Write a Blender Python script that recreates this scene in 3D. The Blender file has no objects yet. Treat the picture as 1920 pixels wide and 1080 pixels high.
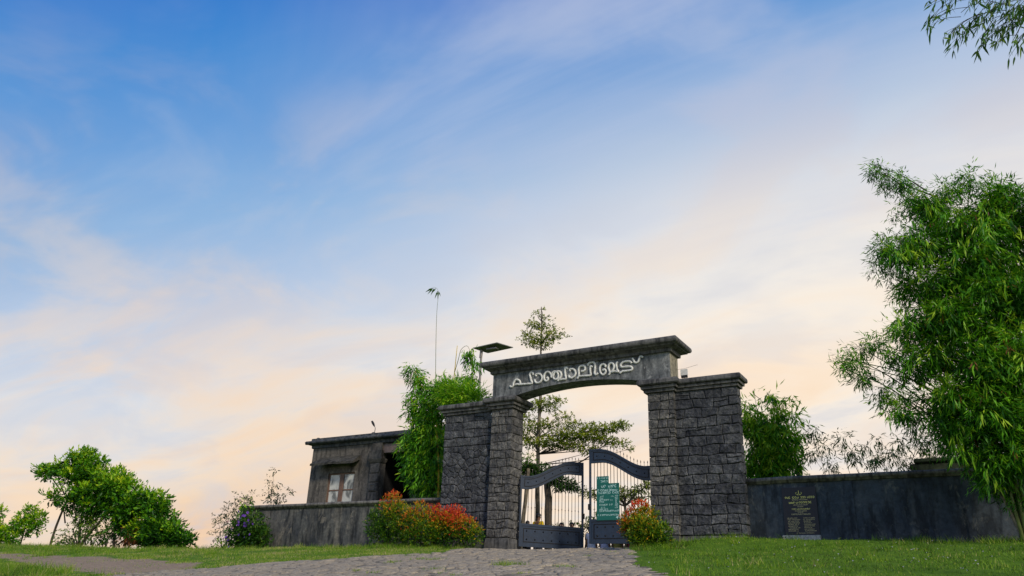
import bpy, math, random
import numpy as np
from mathutils import Vector, Matrix
D = bpy.data
scene = bpy.context.scene
COL = scene.collection
rad = math.radians

# ------------------------------------------------------------------ camera
cam_data = D.cameras.new('camera')
cam = D.objects.new('camera', cam_data)
COL.objects.link(cam)
scene.camera = cam
cam_data.sensor_width = 36.0
cam_data.lens = 1469.21 * 36.0 / 1920.0
cam_data.clip_start = 0.1
cam_data.clip_end = 8000
CAM = Vector((13.52, -22.421, -1.848))
pitch, roll, yaw = 0.38998, 0.0391, -0.5489
F0 = Vector((math.sin(yaw), math.cos(yaw), 0)); R0 = Vector((math.cos(yaw), -math.sin(yaw), 0)); U0 = Vector((0, 0, 1))
FW = F0 * math.cos(pitch) + U0 * math.sin(pitch)
UP = -F0 * math.sin(pitch) + U0 * math.cos(pitch)
RT = R0 * math.cos(roll) + UP * math.sin(roll)
UP = -R0 * math.sin(roll) + UP * math.cos(roll)
M = Matrix((RT, UP, -FW)).transposed().to_4x4()
M.translation = CAM
cam.matrix_world = M

# ------------------------------------------------------------------ sky
def lin(c):
    r = []
    for v in c[:3]:
        v = v / 255.0
        r.append(v / 12.92 if v <= 0.04045 else ((v + 0.055) / 1.055) ** 2.4)
    return (*r, 1)

SUN_DIR = Vector((0.70, -0.46, 0.56)).normalized()     # towards the sun
world = D.worlds.new('World')
scene.world = world
world.use_nodes = True
nt = world.node_tree
nt.nodes.clear()
N = nt.nodes; LK = nt.links.new

def wnode(t, **kw):
    n = N.new(t)
    for k, v in kw.items():
        setattr(n, k, v)
    return n

def wmath(op, a, b=None, c=None, clamp=False):
    n = N.new('ShaderNodeMath'); n.operation = op; n.use_clamp = clamp
    for i, v in enumerate((a, b, c)):
        if v is None: continue
        if isinstance(v, (int, float)): n.inputs[i].default_value = v
        else: LK(v, n.inputs[i])
    return n.outputs[0]

tc = wnode('ShaderNodeTexCoord')
sep = wnode('ShaderNodeSeparateXYZ'); LK(tc.outputs['Generated'], sep.inputs[0])
X, Y, Z = sep.outputs
elev = wmath('MULTIPLY', wmath('ARCSINE', Z), 57.2958)
gdot = wmath('ADD', wmath('MULTIPLY', X, math.sin(0.1)), wmath('MULTIPLY', Y, math.cos(0.1)))
# thin cloud sheet: the view direction projected on a high plane
inv = wmath('DIVIDE', 1.0, wmath('ADD', wmath('MAXIMUM', Z, 0.0), 0.22))
cx = wmath('MULTIPLY', X, inv); cy = wmath('MULTIPLY', Y, inv)
comb = wnode('ShaderNodeCombineXYZ'); LK(cx, comb.inputs[0]); LK(cy, comb.inputs[1])
def cloud_noise(scale, stretch, rot, detail, rough, seed, dist=0.0):
    mp = wnode('ShaderNodeMapping'); LK(comb.outputs[0], mp.inputs[0])
    mp.inputs['Location'].default_value = (seed, seed * 1.7, seed)
    mp.inputs['Rotation'].default_value = (0, 0, rot)
    mp.inputs['Scale'].default_value = (scale * stretch, scale, 1)
    n = wnode('ShaderNodeTexNoise'); LK(mp.outputs[0], n.inputs[0])
    n.inputs['Scale'].default_value = 1.0; n.inputs['Detail'].default_value = detail
    n.inputs['Roughness'].default_value = rough; n.inputs['Distortion'].default_value = dist
    return n.outputs[0]
def sstep(v, a, b):
    n = wnode('ShaderNodeMapRange'); n.interpolation_type = 'SMOOTHSTEP'
    LK(v, n.inputs[0]); n.inputs[1].default_value = a; n.inputs[2].default_value = b
    return n.outputs[0]
n1 = cloud_noise(1.15, 0.55, 0.9, 3, 0.5, 3.1, 0.3)
n2 = cloud_noise(2.1, 0.22, -0.42, 6, 0.6, 7.7, 0.7)
n3 = cloud_noise(2.6, 0.5, 0.35, 7, 0.58, 12.3, 0.9)
n4 = cloud_noise(3.6, 0.7, -0.9, 5, 0.52, 31.3, 0.5)
t = wmath('ADD', elev, wmath('MULTIPLY', wmath('SUBTRACT', 1.0, wmath('MAXIMUM', gdot, 0.05)), 21.0))
t = wmath('ADD', t, wmath('MULTIPLY', wmath('SUBTRACT', n1, 0.5), 11.0))
t = wmath('ADD', t, wmath('MULTIPLY', wmath('SUBTRACT', n2, 0.5), 7.0))
ramp = wnode('ShaderNodeValToRGB')
LK(wmath('DIVIDE', t, 80.0), ramp.inputs[0])
stops = [(0, (204, 160, 148)), (5, (216, 172, 152)), (10, (230, 190, 158)), (15, (237, 207, 176)), (19.5, (233, 219, 205)),
         (24, (218, 221, 226)), (30, (176, 198, 226)), (37, (126, 173, 219)), (43, (84, 149, 212)), (48, (36, 129, 205)), (53, (4, 106, 196)), (80, (14, 84, 165))]
el = ramp.color_ramp.elements
el[0].position = 0; el[0].color = lin(stops[0][1])
el[1].position = 1; el[1].color = lin(stops[-1][1])
for p_, c_ in stops[1:-1]:
    e = el.new(p_ / 80.0); e.color = lin(c_)
def wmix(fac, a, b):
    n = wnode('ShaderNodeMix', data_type='RGBA')
    LK(fac, n.inputs[0])
    for i, v in ((6, a), (7, b)):
        if isinstance(v, tuple): n.inputs[i].default_value = v
        else: LK(v, n.inputs[i])
    return n.outputs[2]
veil = wmath('MULTIPLY', wmath('MULTIPLY', sstep(gdot, 0.50, 1.0), wmath('SUBTRACT', 1.0, sstep(elev, 24.0, 44.0))), wmath('ADD', 0.60, wmath('MULTIPLY', n1, 0.6)))
c1 = wmix(veil, ramp.outputs[0], lin((253, 243, 228)))
streak = wmath('MULTIPLY', wmath('MULTIPLY', wmath('MULTIPLY', sstep(n2, 0.43, 0.70), 0.75), sstep(elev, 18.0, 34.0)), wmath('ADD', 0.12, sstep(gdot, 0.35, 0.85)))
c2 = wmix(streak, c1, lin((198, 207, 228)))
warm = wmath('MULTIPLY', wmath('MULTIPLY', sstep(n3, 0.42, 0.70), 0.55), wmath('SUBTRACT', 1.0, sstep(elev, 8.0, 30.0)))
c3 = wmix(warm, c2, lin((250, 210, 166)))
grey = wmath('MULTIPLY', wmath('MULTIPLY', wmath('SUBTRACT', 1.0, sstep(n3, 0.34, 0.54)), 0.45), wmath('SUBTRACT', 1.0, sstep(elev, 14.0, 34.0)))
c4 = wmix(grey, c3, lin((198, 202, 214)))
lav = wmath('MULTIPLY', wmath('MULTIPLY', sstep(gdot, 0.30, 0.72), sstep(elev, 24.0, 36.0)), wmath('ADD', 0.12, wmath('MULTIPLY', sstep(n4, 0.35, 0.68), 0.62)))
c5 = wmix(lav, c4, lin((178, 190, 217)))
mot = wmath('MULTIPLY', sstep(n4, 0.44, 0.66), wmath('MULTIPLY', wmath('SUBTRACT', 1.0, sstep(elev, 20.0, 40.0)), 0.34))
c5 = wmix(mot, c5, lin((248, 218, 184)))
mot2 = wmath('MULTIPLY', wmath('SUBTRACT', 1.0, sstep(n4, 0.34, 0.52)), wmath('MULTIPLY', wmath('SUBTRACT', 1.0, sstep(elev, 26.0, 44.0)), 0.26))
c5 = wmix(mot2, c5, lin((190, 196, 212)))
bg_cloud = wnode('ShaderNodeBackground'); LK(c5, bg_cloud.inputs[0]); bg_cloud.inputs[1].default_value = 1.08
sky = wnode('ShaderNodeTexSky', sky_type='NISHITA', sun_disc=False)
sky.sun_elevation = math.asin(SUN_DIR.z); sky.sun_rotation = math.atan2(SUN_DIR.x, SUN_DIR.y)
bg_sky = wnode('ShaderNodeBackground'); LK(sky.outputs[0], bg_sky.inputs[0]); bg_sky.inputs[1].default_value = 0.10
mixs = wnode('ShaderNodeMixShader'); mixs.inputs[0].default_value = 0.93
LK(bg_sky.outputs[0], mixs.inputs[1]); LK(bg_cloud.outputs[0], mixs.inputs[2])
wo = wnode('ShaderNodeOutputWorld'); LK(mixs.outputs[0], wo.inputs[0])

sun_d = D.lights.new('sun', 'SUN'); sun_d.energy = 2.9; sun_d.angle = rad(9); sun_d.color = (1.0, 0.88, 0.72)
sun = D.objects.new('sun', sun_d); COL.objects.link(sun)
sun.rotation_euler = SUN_DIR.to_track_quat('Z', 'Y').to_euler()
scene.view_settings.view_transform = 'Standard'
scene.view_settings.look = 'None'
scene.view_settings.gamma = 1
scene.view_settings.exposure = 0.0
scene.view_settings.use_curve_mapping = False

# ------------------------------------------------------------------ materials
def mat(name):
    m = D.materials.new(name); m.use_nodes = True
    n = m.node_tree; n.nodes.clear()
    return m, n
class MT:
    def __init__(s, name):
        s.m = D.materials.new(name); s.m.use_nodes = True
        s.t = s.m.node_tree; s.t.nodes.clear(); s.co = None
    def n(s, t, **kw):
        x = s.t.nodes.new(t)
        for k, v in kw.items(): setattr(x, k, v)
        return x
    def l(s, a, b): s.t.links.new(a, b)
    def coord(s, kind='Object', scale=(1, 1, 1)):
        if kind == 'World':
            g = s.n('ShaderNodeNewGeometry').outputs['Position']
        else:
            g = s.n('ShaderNodeTexCoord').outputs[kind]
        mp = s.n('ShaderNodeMapping'); s.l(g, mp.inputs[0]); mp.inputs['Scale'].default_value = scale
        return mp.outputs[0]
    def noise(s, co, scale, detail=5, rough=0.6, dist=0):
        x = s.n('ShaderNodeTexNoise'); s.l(co, x.inputs[0])
        x.inputs['Scale'].default_value = scale; x.inputs['Detail'].default_value = detail
        x.inputs['Roughness'].default_value = rough; x.inputs['Distortion'].default_value = dist
        return x.outputs[0]
    def ramp(s, f, stops):
        r = s.n('ShaderNodeValToRGB'); s.l(f, r.inputs[0]); e = r.color_ramp.elements
        e[0].position, e[0].color = stops[0][0], (*stops[0][1], 1)
        e[1].position, e[1].color = stops[-1][0], (*stops[-1][1], 1)
        for p_, c_ in stops[1:-1]:
            k = e.new(p_); k.color = (*c_, 1)
        return r.outputs[0]
    def mix(s, f, a, b, blend='MIX'):
        x = s.n('ShaderNodeMix', data_type='RGBA', blend_type=blend)
        if isinstance(f, (int, float)): x.inputs[0].default_value = f
        else: s.l(f, x.inputs[0])
        for i, v in ((6, a), (7, b)):
            if isinstance(v, tuple): x.inputs[i].default_value = (*v, 1)
            else: s.l(v, x.inputs[i])
        return x.outputs[2]
    def math(s, op, a, b=0.0, clamp=False):
        x = s.n('ShaderNodeMath'); x.operation = op; x.use_clamp = clamp
        for i, v in enumerate((a, b)):
            if isinstance(v, (int, float)): x.inputs[i].default_value = v
            else: s.l(v, x.inputs[i])
        return x.outputs[0]
    def out(s, col, rough=0.8, bump=None, bs=0.3, bd=0.02, metal=0.0, spec=0.3, trans=None):
        p = s.n('ShaderNodeBsdfPrincipled')
        if isinstance(col, tuple): p.inputs['Base Color'].default_value = (*col, 1)
        else: s.l(col, p.inputs['Base Color'])
        if isinstance(rough, (int, float)): p.inputs['Roughness'].default_value = rough
        else: s.l(rough, p.inputs['Roughness'])
        p.inputs['Metallic'].default_value = metal
        p.inputs['Specular IOR Level'].default_value = spec
        if bump is not None:
            b = s.n('ShaderNodeBump'); s.l(bump, b.inputs['Height'])
            b.inputs['Strength'].default_value = bs; b.inputs['Distance'].default_value = bd
            s.l(b.outputs[0], p.inputs['Normal'])
        o = s.n('ShaderNodeOutputMaterial')
        if trans is not None:
            tr = s.n('ShaderNodeBsdfTranslucent')
            if isinstance(col, tuple): tr.inputs[0].default_value = (*col, 1)
            else: s.l(col, tr.inputs[0])
            mx = s.n('ShaderNodeMixShader'); mx.inputs[0].default_value = trans
            s.l(p.outputs[0], mx.inputs[1]); s.l(tr.outputs[0], mx.inputs[2]); s.l(mx.outputs[0], o.inputs[0])
        else:
            s.l(p.outputs[0], o.inputs[0])
        return s.m

def plain(name, col, rough=0.6, metal=0.0, spec=0.4, var=0.25, scale=9):
    k = MT(name); co = k.coord(); nn = k.noise(co, scale, 6, 0.65)
    c = k.ramp(nn, [(0.3, tuple(v * (1 - var) for v in col)), (0.7, tuple(min(1, v * (1 + var)) for v in col))])
    return k.out(c, rough, nn, 0.15, 0.01, metal, spec)

def stone_mat(name, dark, light, tintc=None):
    k = MT(name); co = k.coord('World')
    a = k.noise(co, 4.5, 6, 0.65); b = k.noise(co, 26, 6, 0.7); big = k.noise(co, 0.9, 4, 0.55)
    mixv = k.math('ADD', k.math('MULTIPLY', a, 0.55), k.math('MULTIPLY', b, 0.45))
    c = k.ramp(mixv, [(0.38, dark), (0.5, tuple((x + y) * 0.42 for x, y in zip(dark, light))), (0.62, light)])
    fl = k.n('ShaderNodeTexVoronoi', feature='DISTANCE_TO_EDGE'); k.l(k.coord('World', (1, 1, 1.5)), fl.inputs[0]); fl.inputs['Scale'].default_value = 11
    c = k.mix(k.math('MULTIPLY', k.ramp(fl.outputs[0], [(0.0, (1, 1, 1)), (0.05, (0, 0, 0))]), 0.55), c, tuple(x * .5 for x in dark))
    oi = k.n('ShaderNodeObjectInfo').outputs['Random']
    c = k.mix(1.0, c, k.ramp(oi, [(0, (0.66, 0.66, 0.68)), (0.5, (0.95, 0.95, 0.95)), (1, (1.25, 1.22, 1.15))]), 'MULTIPLY')
    c = k.mix(k.math('MULTIPLY', k.ramp(big, [(0.48, (0, 0, 0)), (0.66, (1, 1, 1))]), 0.5), c, dark)
    v = k.n('ShaderNodeTexVoronoi'); k.l(co, v.inputs[0]); v.inputs['Scale'].default_value = 9
    h = k.math('ADD', k.math('MULTIPLY', v.outputs[0], 0.5), k.math('ADD', k.math('MULTIPLY', a, 1.2), k.math('MULTIPLY', b, 0.25)))
    return k.out(c, 0.8, h, 0.85, 0.06, 0, 0.3)

def plaster_mat(name, dark, light, stain, streak_amt=0.5, streak=(4.5, 4.5, 0.5), moss=None):
    k = MT(name); co = k.coord('World'); sc = k.coord('World', streak)
    a = k.noise(co, 1.3, 7, 0.62); b = k.noise(co, 11, 7, 0.7); s1 = k.noise(sc, 1.0, 6, 0.62)
    c = k.ramp(a, [(0.32, dark), (0.68, light)])
    c = k.mix(k.math('MULTIPLY', k.ramp(s1, [(0.48, (0, 0, 0)), (0.72, (1, 1, 1))]), streak_amt), c, stain)
    s2 = k.noise(k.coord('World', (streak[0] * 1.7, streak[1] * 1.7, streak[2] * 1.3)), 1.0, 5, 0.6)
    c = k.mix(k.math('MULTIPLY', k.ramp(s2, [(0.48, (0, 0, 0)), (0.62, (1, 1, 1))]), 0.8), c, tuple(x * 0.4 for x in dark))
    if moss:
        c = k.mix(k.math('MULTIPLY', k.ramp(b, [(0.52, (0, 0, 0)), (0.68, (1, 1, 1))]), 0.35), c, moss)
    p3 = k.noise(k.coord('World', (1, 1, .6)), 2.6, 8, 0.72, 0.6)
    c = k.mix(k.math('MULTIPLY', k.ramp(p3, [(0.56, (0, 0, 0)), (0.63, (1, 1, 1))]), 0.55), c, stain)
    c = k.mix(0.7, c, k.ramp(b, [(0.3, (0.4, 0.4, 0.4)), (0.7, (1.6, 1.6, 1.6))]), 'MULTIPLY')
    h = k.math('ADD', k.math('MULTIPLY', a, 0.6), b)
    return k.out(c, 0.78, h, 0.45, 0.02, 0, 0.3)

def leaf_mat(name, stops, rough=0.45, trans=0.38, spec=0.35):
    k = MT(name); at = k.n('ShaderNodeAttribute', attribute_name='tint', attribute_type='GEOMETRY')
    return k.out(k.ramp(at.outputs['Fac'], stops), rough, None, trans=trans, spec=spec)

M_STONE = stone_mat('rough dark stone', (0.016, 0.019, 0.026), (0.145, 0.153, 0.165))
M_STONE_P = stone_mat('weathered grey stone', (0.030, 0.032, 0.036), (0.235, 0.23, 0.215))
M_JOINT = plain('dark mortar', (0.012, 0.012, 0.014), 0.9)
M_ARCH = plaster_mat('painted arch plaster', (0.085, 0.094, 0.10), (0.19, 0.20, 0.20), (0.42, 0.43, 0.42), 0.55, (3.0, 3.0, 0.9))
M_CAP = plaster_mat('cap plaster', (0.05, 0.052, 0.055), (0.15, 0.148, 0.14), (0.2, 0.195, 0.18), 0.4)
M_WALL_L = plaster_mat('weathered wall plaster', (0.022, 0.027, 0.036), (0.125, 0.125, 0.115), (0.25, 0.225, 0.18), 0.55, (2.4, 2.4, 0.5))
M_WALL_R = plaster_mat('blue grey wall plaster', (0.026, 0.038, 0.054), (0.062, 0.080, 0.100), (0.15, 0.155, 0.14), 0.35, (2.6, 2.6, 0.8))
M_COPING = plaster_mat('coping plaster', (0.07, 0.068, 0.065), (0.2, 0.19, 0.17), (0.28, 0.26, 0.22), 0.4)
M_AWN = plaster_mat('dark mossy canopy', (0.025, 0.025, 0.022), (0.085, 0.08, 0.068), (0.05, 0.055, 0.035), 0.4, (2, 2, 2))
M_BUILD = plaster_mat('building plaster', (0.06, 0.055, 0.05), (0.16, 0.145, 0.125), (0.2, 0.18, 0.15), 0.4, (2.2, 2.2, 0.7))
M_ROOFC = plaster_mat('roof edge concrete', (0.025, 0.035, 0.05), (0.09, 0.1, 0.11), (0.16, 0.15, 0.13), 0.4, (3, 3, 2))
M_LETTER = plain('pale letter plaster', (0.66, 0.67, 0.64), 0.7, var=0.35, scale=14)
M_GATE = plain('blue grey gate paint', (0.012, 0.026, 0.052), 0.42, 0.0, 0.5, 0.3, 5)
M_IRON = plain('dark iron bars', (0.008, 0.008, 0.010), 0.5, 0.2, 0.4)
M_SIGN = plain('green sign paint', (0.004, 0.125, 0.098), 0.4, 0, 0.4, 0.12, 4)
M_SIGNTXT = plain('pale sign lettering', (0.42, 0.66, 0.62), 0.5, var=0.15)
M_PLAQUE = plain('polished black granite', (0.030, 0.031, 0.042), 0.45, 0, 0.25, 0.2, 30)
M_GOLD = plain('gold lettering', (0.90, 0.76, 0.22), 0.5, 0, 0.4, 0.3, 40)
M_GOLD2 = plain('dull gold lettering', (0.55, 0.48, 0.26), 0.5, 0, 0.4, 0.3, 40)
M_LEDGE = plain('white stained cement', (0.42, 0.42, 0.38), 0.8, var=0.5, scale=14)
M_WOOD = plain('brown window wood', (0.17, 0.10, 0.07), 0.6)
M_DARK = plain('dark interior', (0.012, 0.012, 0.013), 0.9)
M_METAL = plain('galvanised steel', (0.20, 0.19, 0.18), 0.5, 0.5)
M_WHITE = plain('white plastic', (0.75, 0.76, 0.78), 0.4)
M_BLACK = plain('black plastic', (0.015, 0.015, 0.016), 0.5)
M_PANEL = plain('solar panel underside', (0.16, 0.17, 0.15), 0.5)
M_CURT = plain('white curtain', (0.6, 0.6, 0.58), 0.8)
k = MT('window glass'); gn = k.noise(k.coord('World', (1, 1, .7)), 2.2, 3, 0.5, 0.8); M_GLASS = k.out(k.ramp(gn, [(0.40, (0.10, 0.12, 0.12)), (0.5, (0.46, 0.48, 0.45)), (0.7, (0.62, 0.63, 0.58))]), 0.12, None, spec=0.8)  # pale reflection and dim interior painted into the pane colour with noise
M_TRUNK = plain('bark', (0.075, 0.06, 0.045), 0.9, var=0.5, scale=12)
M_TRUNK2 = plain('pale bark', (0.16, 0.135, 0.10), 0.9, var=0.4, scale=10)
M_TWIG = plain('dark twig', (0.05, 0.045, 0.03), 0.9)
M_CULM = plain('green bamboo culm', (0.13, 0.16, 0.05), 0.5, var=0.3, scale=3)
M_CULM_Y = plain('yellow bamboo culm', (0.55, 0.40, 0.03), 0.45, var=0.2, scale=3)
M_BAM = leaf_mat('bamboo leaves', [(0, (0.012, 0.055, 0.005)), (0.4, (0.065, 0.26, 0.009)), (0.75, (0.20, 0.50, 0.014)), (1, (0.46, 0.66, 0.035))])
M_BAM_D = leaf_mat('dark bamboo leaves', [(0, (0.014, 0.05, 0.008)), (0.5, (0.06, 0.17, 0.012)), (1, (0.22, 0.34, 0.025))])
M_TREE = leaf_mat('bright tree leaves', [(0, (0.014, 0.065, 0.005)), (0.4, (0.075, 0.27, 0.006)), (0.75, (0.24, 0.50, 0.008)), (1, (0.48, 0.62, 0.012))])
M_TIER = leaf_mat('tiered tree leaves', [(0, (0.06, 0.10, 0.006)), (0.5, (0.22, 0.31, 0.01)), (1, (0.50, 0.52, 0.02))])
M_SHRUB = leaf_mat('red tipped leaves', [(0, (0.012, 0.045, 0.005)), (0.3, (0.05, 0.16, 0.008)), (0.5, (0.22, 0.34, 0.01)), (0.64, (0.55, 0.40, 0.015)), (0.80, (0.75, 0.20, 0.02)), (1, (0.72, 0.055, 0.03))], trans=0.3)
M_WEED = leaf_mat('weed leaves', [(0, (0.02, 0.04, 0.02)), (0.6, (0.06, 0.12, 0.03)), (1, (0.14, 0.2, 0.05))])
M_BROWN = leaf_mat('dry leaves', [(0, (0.12, 0.04, 0.015)), (1, (0.34, 0.13, 0.04))])
M_PETAL_P = leaf_mat('purple petals', [(0, (0.14, 0.04, 0.42)), (1, (0.28, 0.10, 0.62))])
M_PETAL_K = leaf_mat('pink petals', [(0, (0.5, 0.14, 0.22)), (1, (0.7, 0.3, 0.36))])
M_GRASS = leaf_mat('grass blades', [(0, (0.05, 0.055, 0.015)), (0.12, (0.035, 0.095, 0.006)), (0.4, (0.10, 0.235, 0.006)), (0.72, (0.22, 0.37, 0.012)), (0.88, (0.38, 0.40, 0.07)), (1, (0.50, 0.42, 0.20))], 0.6, 0.3)
M_LITTER = plain('pale litter', (0.5, 0.5, 0.46), 0.8)

def ground_mat():
    k = MT('soil and turf'); co = k.coord('World')
    a = k.noise(co, 0.55, 6, 0.6); b = k.noise(co, 7, 7, 0.7); c0 = k.noise(co, 45, 5, 0.7)
    soil = k.ramp(b, [(0.3, (0.20, 0.15, 0.10)), (0.7, (0.40, 0.31, 0.22))])
    turf = k.ramp(b, [(0.3, (0.05, 0.12, 0.01)), (0.7, (0.14, 0.25, 0.02))])
    at = k.n('ShaderNodeAttribute', attribute_name='soil', attribute_type='GEOMETRY').outputs['Fac']
    f = k.math('ADD', at, k.math('MULTIPLY', k.math('SUBTRACT', a, 0.5), 1.2))
    c = k.mix(k.ramp(f, [(0.42, (0, 0, 0)), (0.58, (1, 1, 1))]), turf, soil)
    c = k.mix(0.4, c, k.ramp(c0, [(0.3, (0.5, 0.5, 0.5)), (0.7, (1.4, 1.4, 1.4))]), 'MULTIPLY')
    return k.out(c, 0.95, k.math('ADD', b, c0), 0.6, 0.03, 0, 0.1)
M_GROUND = ground_mat()
def paving_mat():
    k = MT('paving stone'); co = k.coord('World')
    a = k.noise(co, 2.0, 6, 0.65); b = k.noise(co, 18, 7, 0.7); g = k.noise(co, 0.6, 4, 0.6)
    c = k.ramp(b, [(0.28, (0.16, 0.14, 0.11)), (0.5, (0.35, 0.315, 0.25)), (0.72, (0.49, 0.445, 0.36))])
    oi = k.n('ShaderNodeObjectInfo').outputs['Random']
    c = k.mix(1.0, c, k.ramp(oi, [(0, (0.74, 0.72, 0.70)), (1, (1.12, 1.07, 0.98))]), 'MULTIPLY')
    c = k.mix(k.ramp(g, [(0.5, (0, 0, 0)), (0.72, (0.45, 0.45, 0.45))]), c, (0.28, 0.24, 0.18))
    return k.out(c, 0.9, k.math('ADD', a, k.math('MULTIPLY', b, 0.8)), 0.8, 0.035, 0, 0.15)
M_PAVE = paving_mat()

# ------------------------------------------------------------------ object helpers
def link(o, parent=None):
    COL.objects.link(o)
    if parent is not None: o.parent = parent
    return o
def tag(o, label=None, cat=None, group=None, kind=None):
    if label: o['label'] = label
    if cat: o['category'] = cat
    if group: o['group'] = group
    if kind: o['kind'] = kind
    return o
def thing(name, label, cat, loc=(0, 0, 0), rotz=0, group=None):
    o = D.objects.new(name, None); o.empty_display_size = 0.2
    link(o); o.location = loc; o.rotation_euler = (0, 0, rotz)
    return tag(o, label, cat, group)

class MB:
    def __init__(s): s.v = []; s.f = []
    def add(s, vs, fs):
        b = len(s.v); s.v += [tuple(x) for x in vs]; s.f += [tuple(b + i for i in f) for f in fs]
    def box(s, x0, x1, y0, y1, z0, z1):
        s.add([(x0, y0, z0), (x1, y0, z0), (x1, y1, z0), (x0, y1, z0), (x0, y0, z1), (x1, y0, z1), (x1, y1, z1), (x0, y1, z1)],
              [(0, 3, 2, 1), (4, 5, 6, 7), (0, 1, 5, 4), (1, 2, 6, 5), (2, 3, 7, 6), (3, 0, 4, 7)])
    def bbox(s, x0, x1, y0, y1, z0, z1, b=0.01):
        s.rings(x0, x1, y0, y1, [(-b, z0), (0, z0 + b), (0, z1 - b), (-b, z1)])
    def rings(s, x0, x1, y0, y1, prof, cap=True):
        vs = []; fs = []
        for o, z in prof:
            vs += [(x0 - o, y0 - o, z), (x1 + o, y0 - o, z), (x1 + o, y1 + o, z), (x0 - o, y1 + o, z)]
        for i in range(len(prof) - 1):
            for j in range(4):
                a = i * 4 + j; b = i * 4 + (j + 1) % 4
                fs.append((a, b, b + 4, a + 4))
        if cap:
            fs.append((3, 2, 1, 0)); n = (len(prof) - 1) * 4; fs.append((n, n + 1, n + 2, n + 3))
        s.add(vs, fs)
    def tube(s, pts, r, n=8, cap=True, flat=None):
        pts = [Vector(p) for p in pts]
        rr = r if isinstance(r, (list, tuple)) else [r] * len(pts)
        vs = []; fs = []; up = None
        for i, p in enumerate(pts):
            d = (pts[min(i + 1, len(pts) - 1)] - pts[max(i - 1, 0)])
            d = d.normalized() if d.length > 1e-9 else Vector((0, 0, 1))
            if up is None: up = d.orthogonal().normalized()
            up = (up - d * up.dot(d)); up = up.normalized() if up.length > 1e-6 else d.orthogonal().normalized()
            sd = d.cross(up)
            for j in range(n):
                a = 2 * math.pi * j / n
                vs.append(p + (up * math.cos(a) + sd * math.sin(a)) * rr[i])
        for i in range(len(pts) - 1):
            for j in range(n):
                a = i * n + j; b = i * n + (j + 1) % n
                fs.append((a, b, b + n, a + n))
        if cap:
            fs.append(tuple(range(n - 1, -1, -1))); fs.append(tuple(range((len(pts) - 1) * n, len(pts) * n)))
        s.add(vs, fs)
    def prism(s, poly, y0, y1):      # polygon in XZ, extruded along Y
        n = len(poly)
        vs = [(x, y0, z) for x, z in poly] + [(x, y1, z) for x, z in poly]
        fs = [tuple(range(n)), tuple(range(2 * n - 1, n - 1, -1))]
        for i in range(n):
            j = (i + 1) % n; fs.append((i, i + n, j + n, j))
        s.add(vs, fs)
    def sphere(s, c, r, n=10, m=7, sc=(1, 1, 1)):
        vs = []; fs = []
        for i in range(m + 1):
            a = math.pi * i / m
            for j in range(n):
                b = 2 * math.pi * j / n
                vs.append((c[0] + r * sc[0] * math.sin(a) * math.cos(b), c[1] + r * sc[1] * math.sin(a) * math.sin(b), c[2] + r * sc[2] * math.cos(a)))
        for i in range(m):
            for j in range(n):
                a = i * n + j; b = i * n + (j + 1) % n
                fs.append((a, a + n, b + n, b))
        s.add(vs, fs)
    def build(s, name, m, parent=None, smooth=False):
        me = D.meshes.new(name); me.from_pydata(s.v, [], s.f); me.validate(); me.update()
        me.materials.append(m)
        if smooth: me.shade_smooth() if hasattr(me, 'shade_smooth') else None
        return link(D.objects.new(name, me), parent)

def np_mesh(name, V, Fq, m, parent=None, tint=None, attr='tint', smooth=False):
    """V (n,3), Fq (k,3 or 4) arrays"""
    V = np.asarray(V, dtype=np.float32); Fq = np.asarray(Fq, dtype=np.int32)
    me = D.meshes.new(name); k, c = Fq.shape
    me.vertices.add(len(V)); me.vertices.foreach_set('co', V.ravel())
    me.loops.add(k * c); me.loops.foreach_set('vertex_index', Fq.ravel())
    me.polygons.add(k); me.polygons.foreach_set('loop_start', np.arange(0, k * c, c, dtype=np.int32))
    if tint is not None:
        a = me.attributes.new(attr, 'FLOAT', 'FACE' if len(tint) == k else 'POINT'); a.data.foreach_set('value', np.asarray(tint, dtype=np.float32))
    me.update(calc_edges=True); me.materials.append(m)
    if smooth: me.polygons.foreach_set('use_smooth', np.ones(k, dtype=bool))
    return link(D.objects.new(name, me), parent)

def catmull(pts, k=4):
    P = [Vector(p) for p in pts]; P = [P[0] * 2 - P[1]] + P + [P[-1] * 2 - P[-2]]
    out = []
    for i in range(1, len(P) - 2):
        for j in range(k):
            t_ = j / k; a, b, c, d = P[i - 1:i + 3]
            out.append(0.5 * ((2 * b) + (c - a) * t_ + (2 * a - 5 * b + 4 * c - d) * t_ ** 2 + (3 * b - a - 3 * c + d) * t_ ** 3))
    out.append(P[-2]); return out

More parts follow.
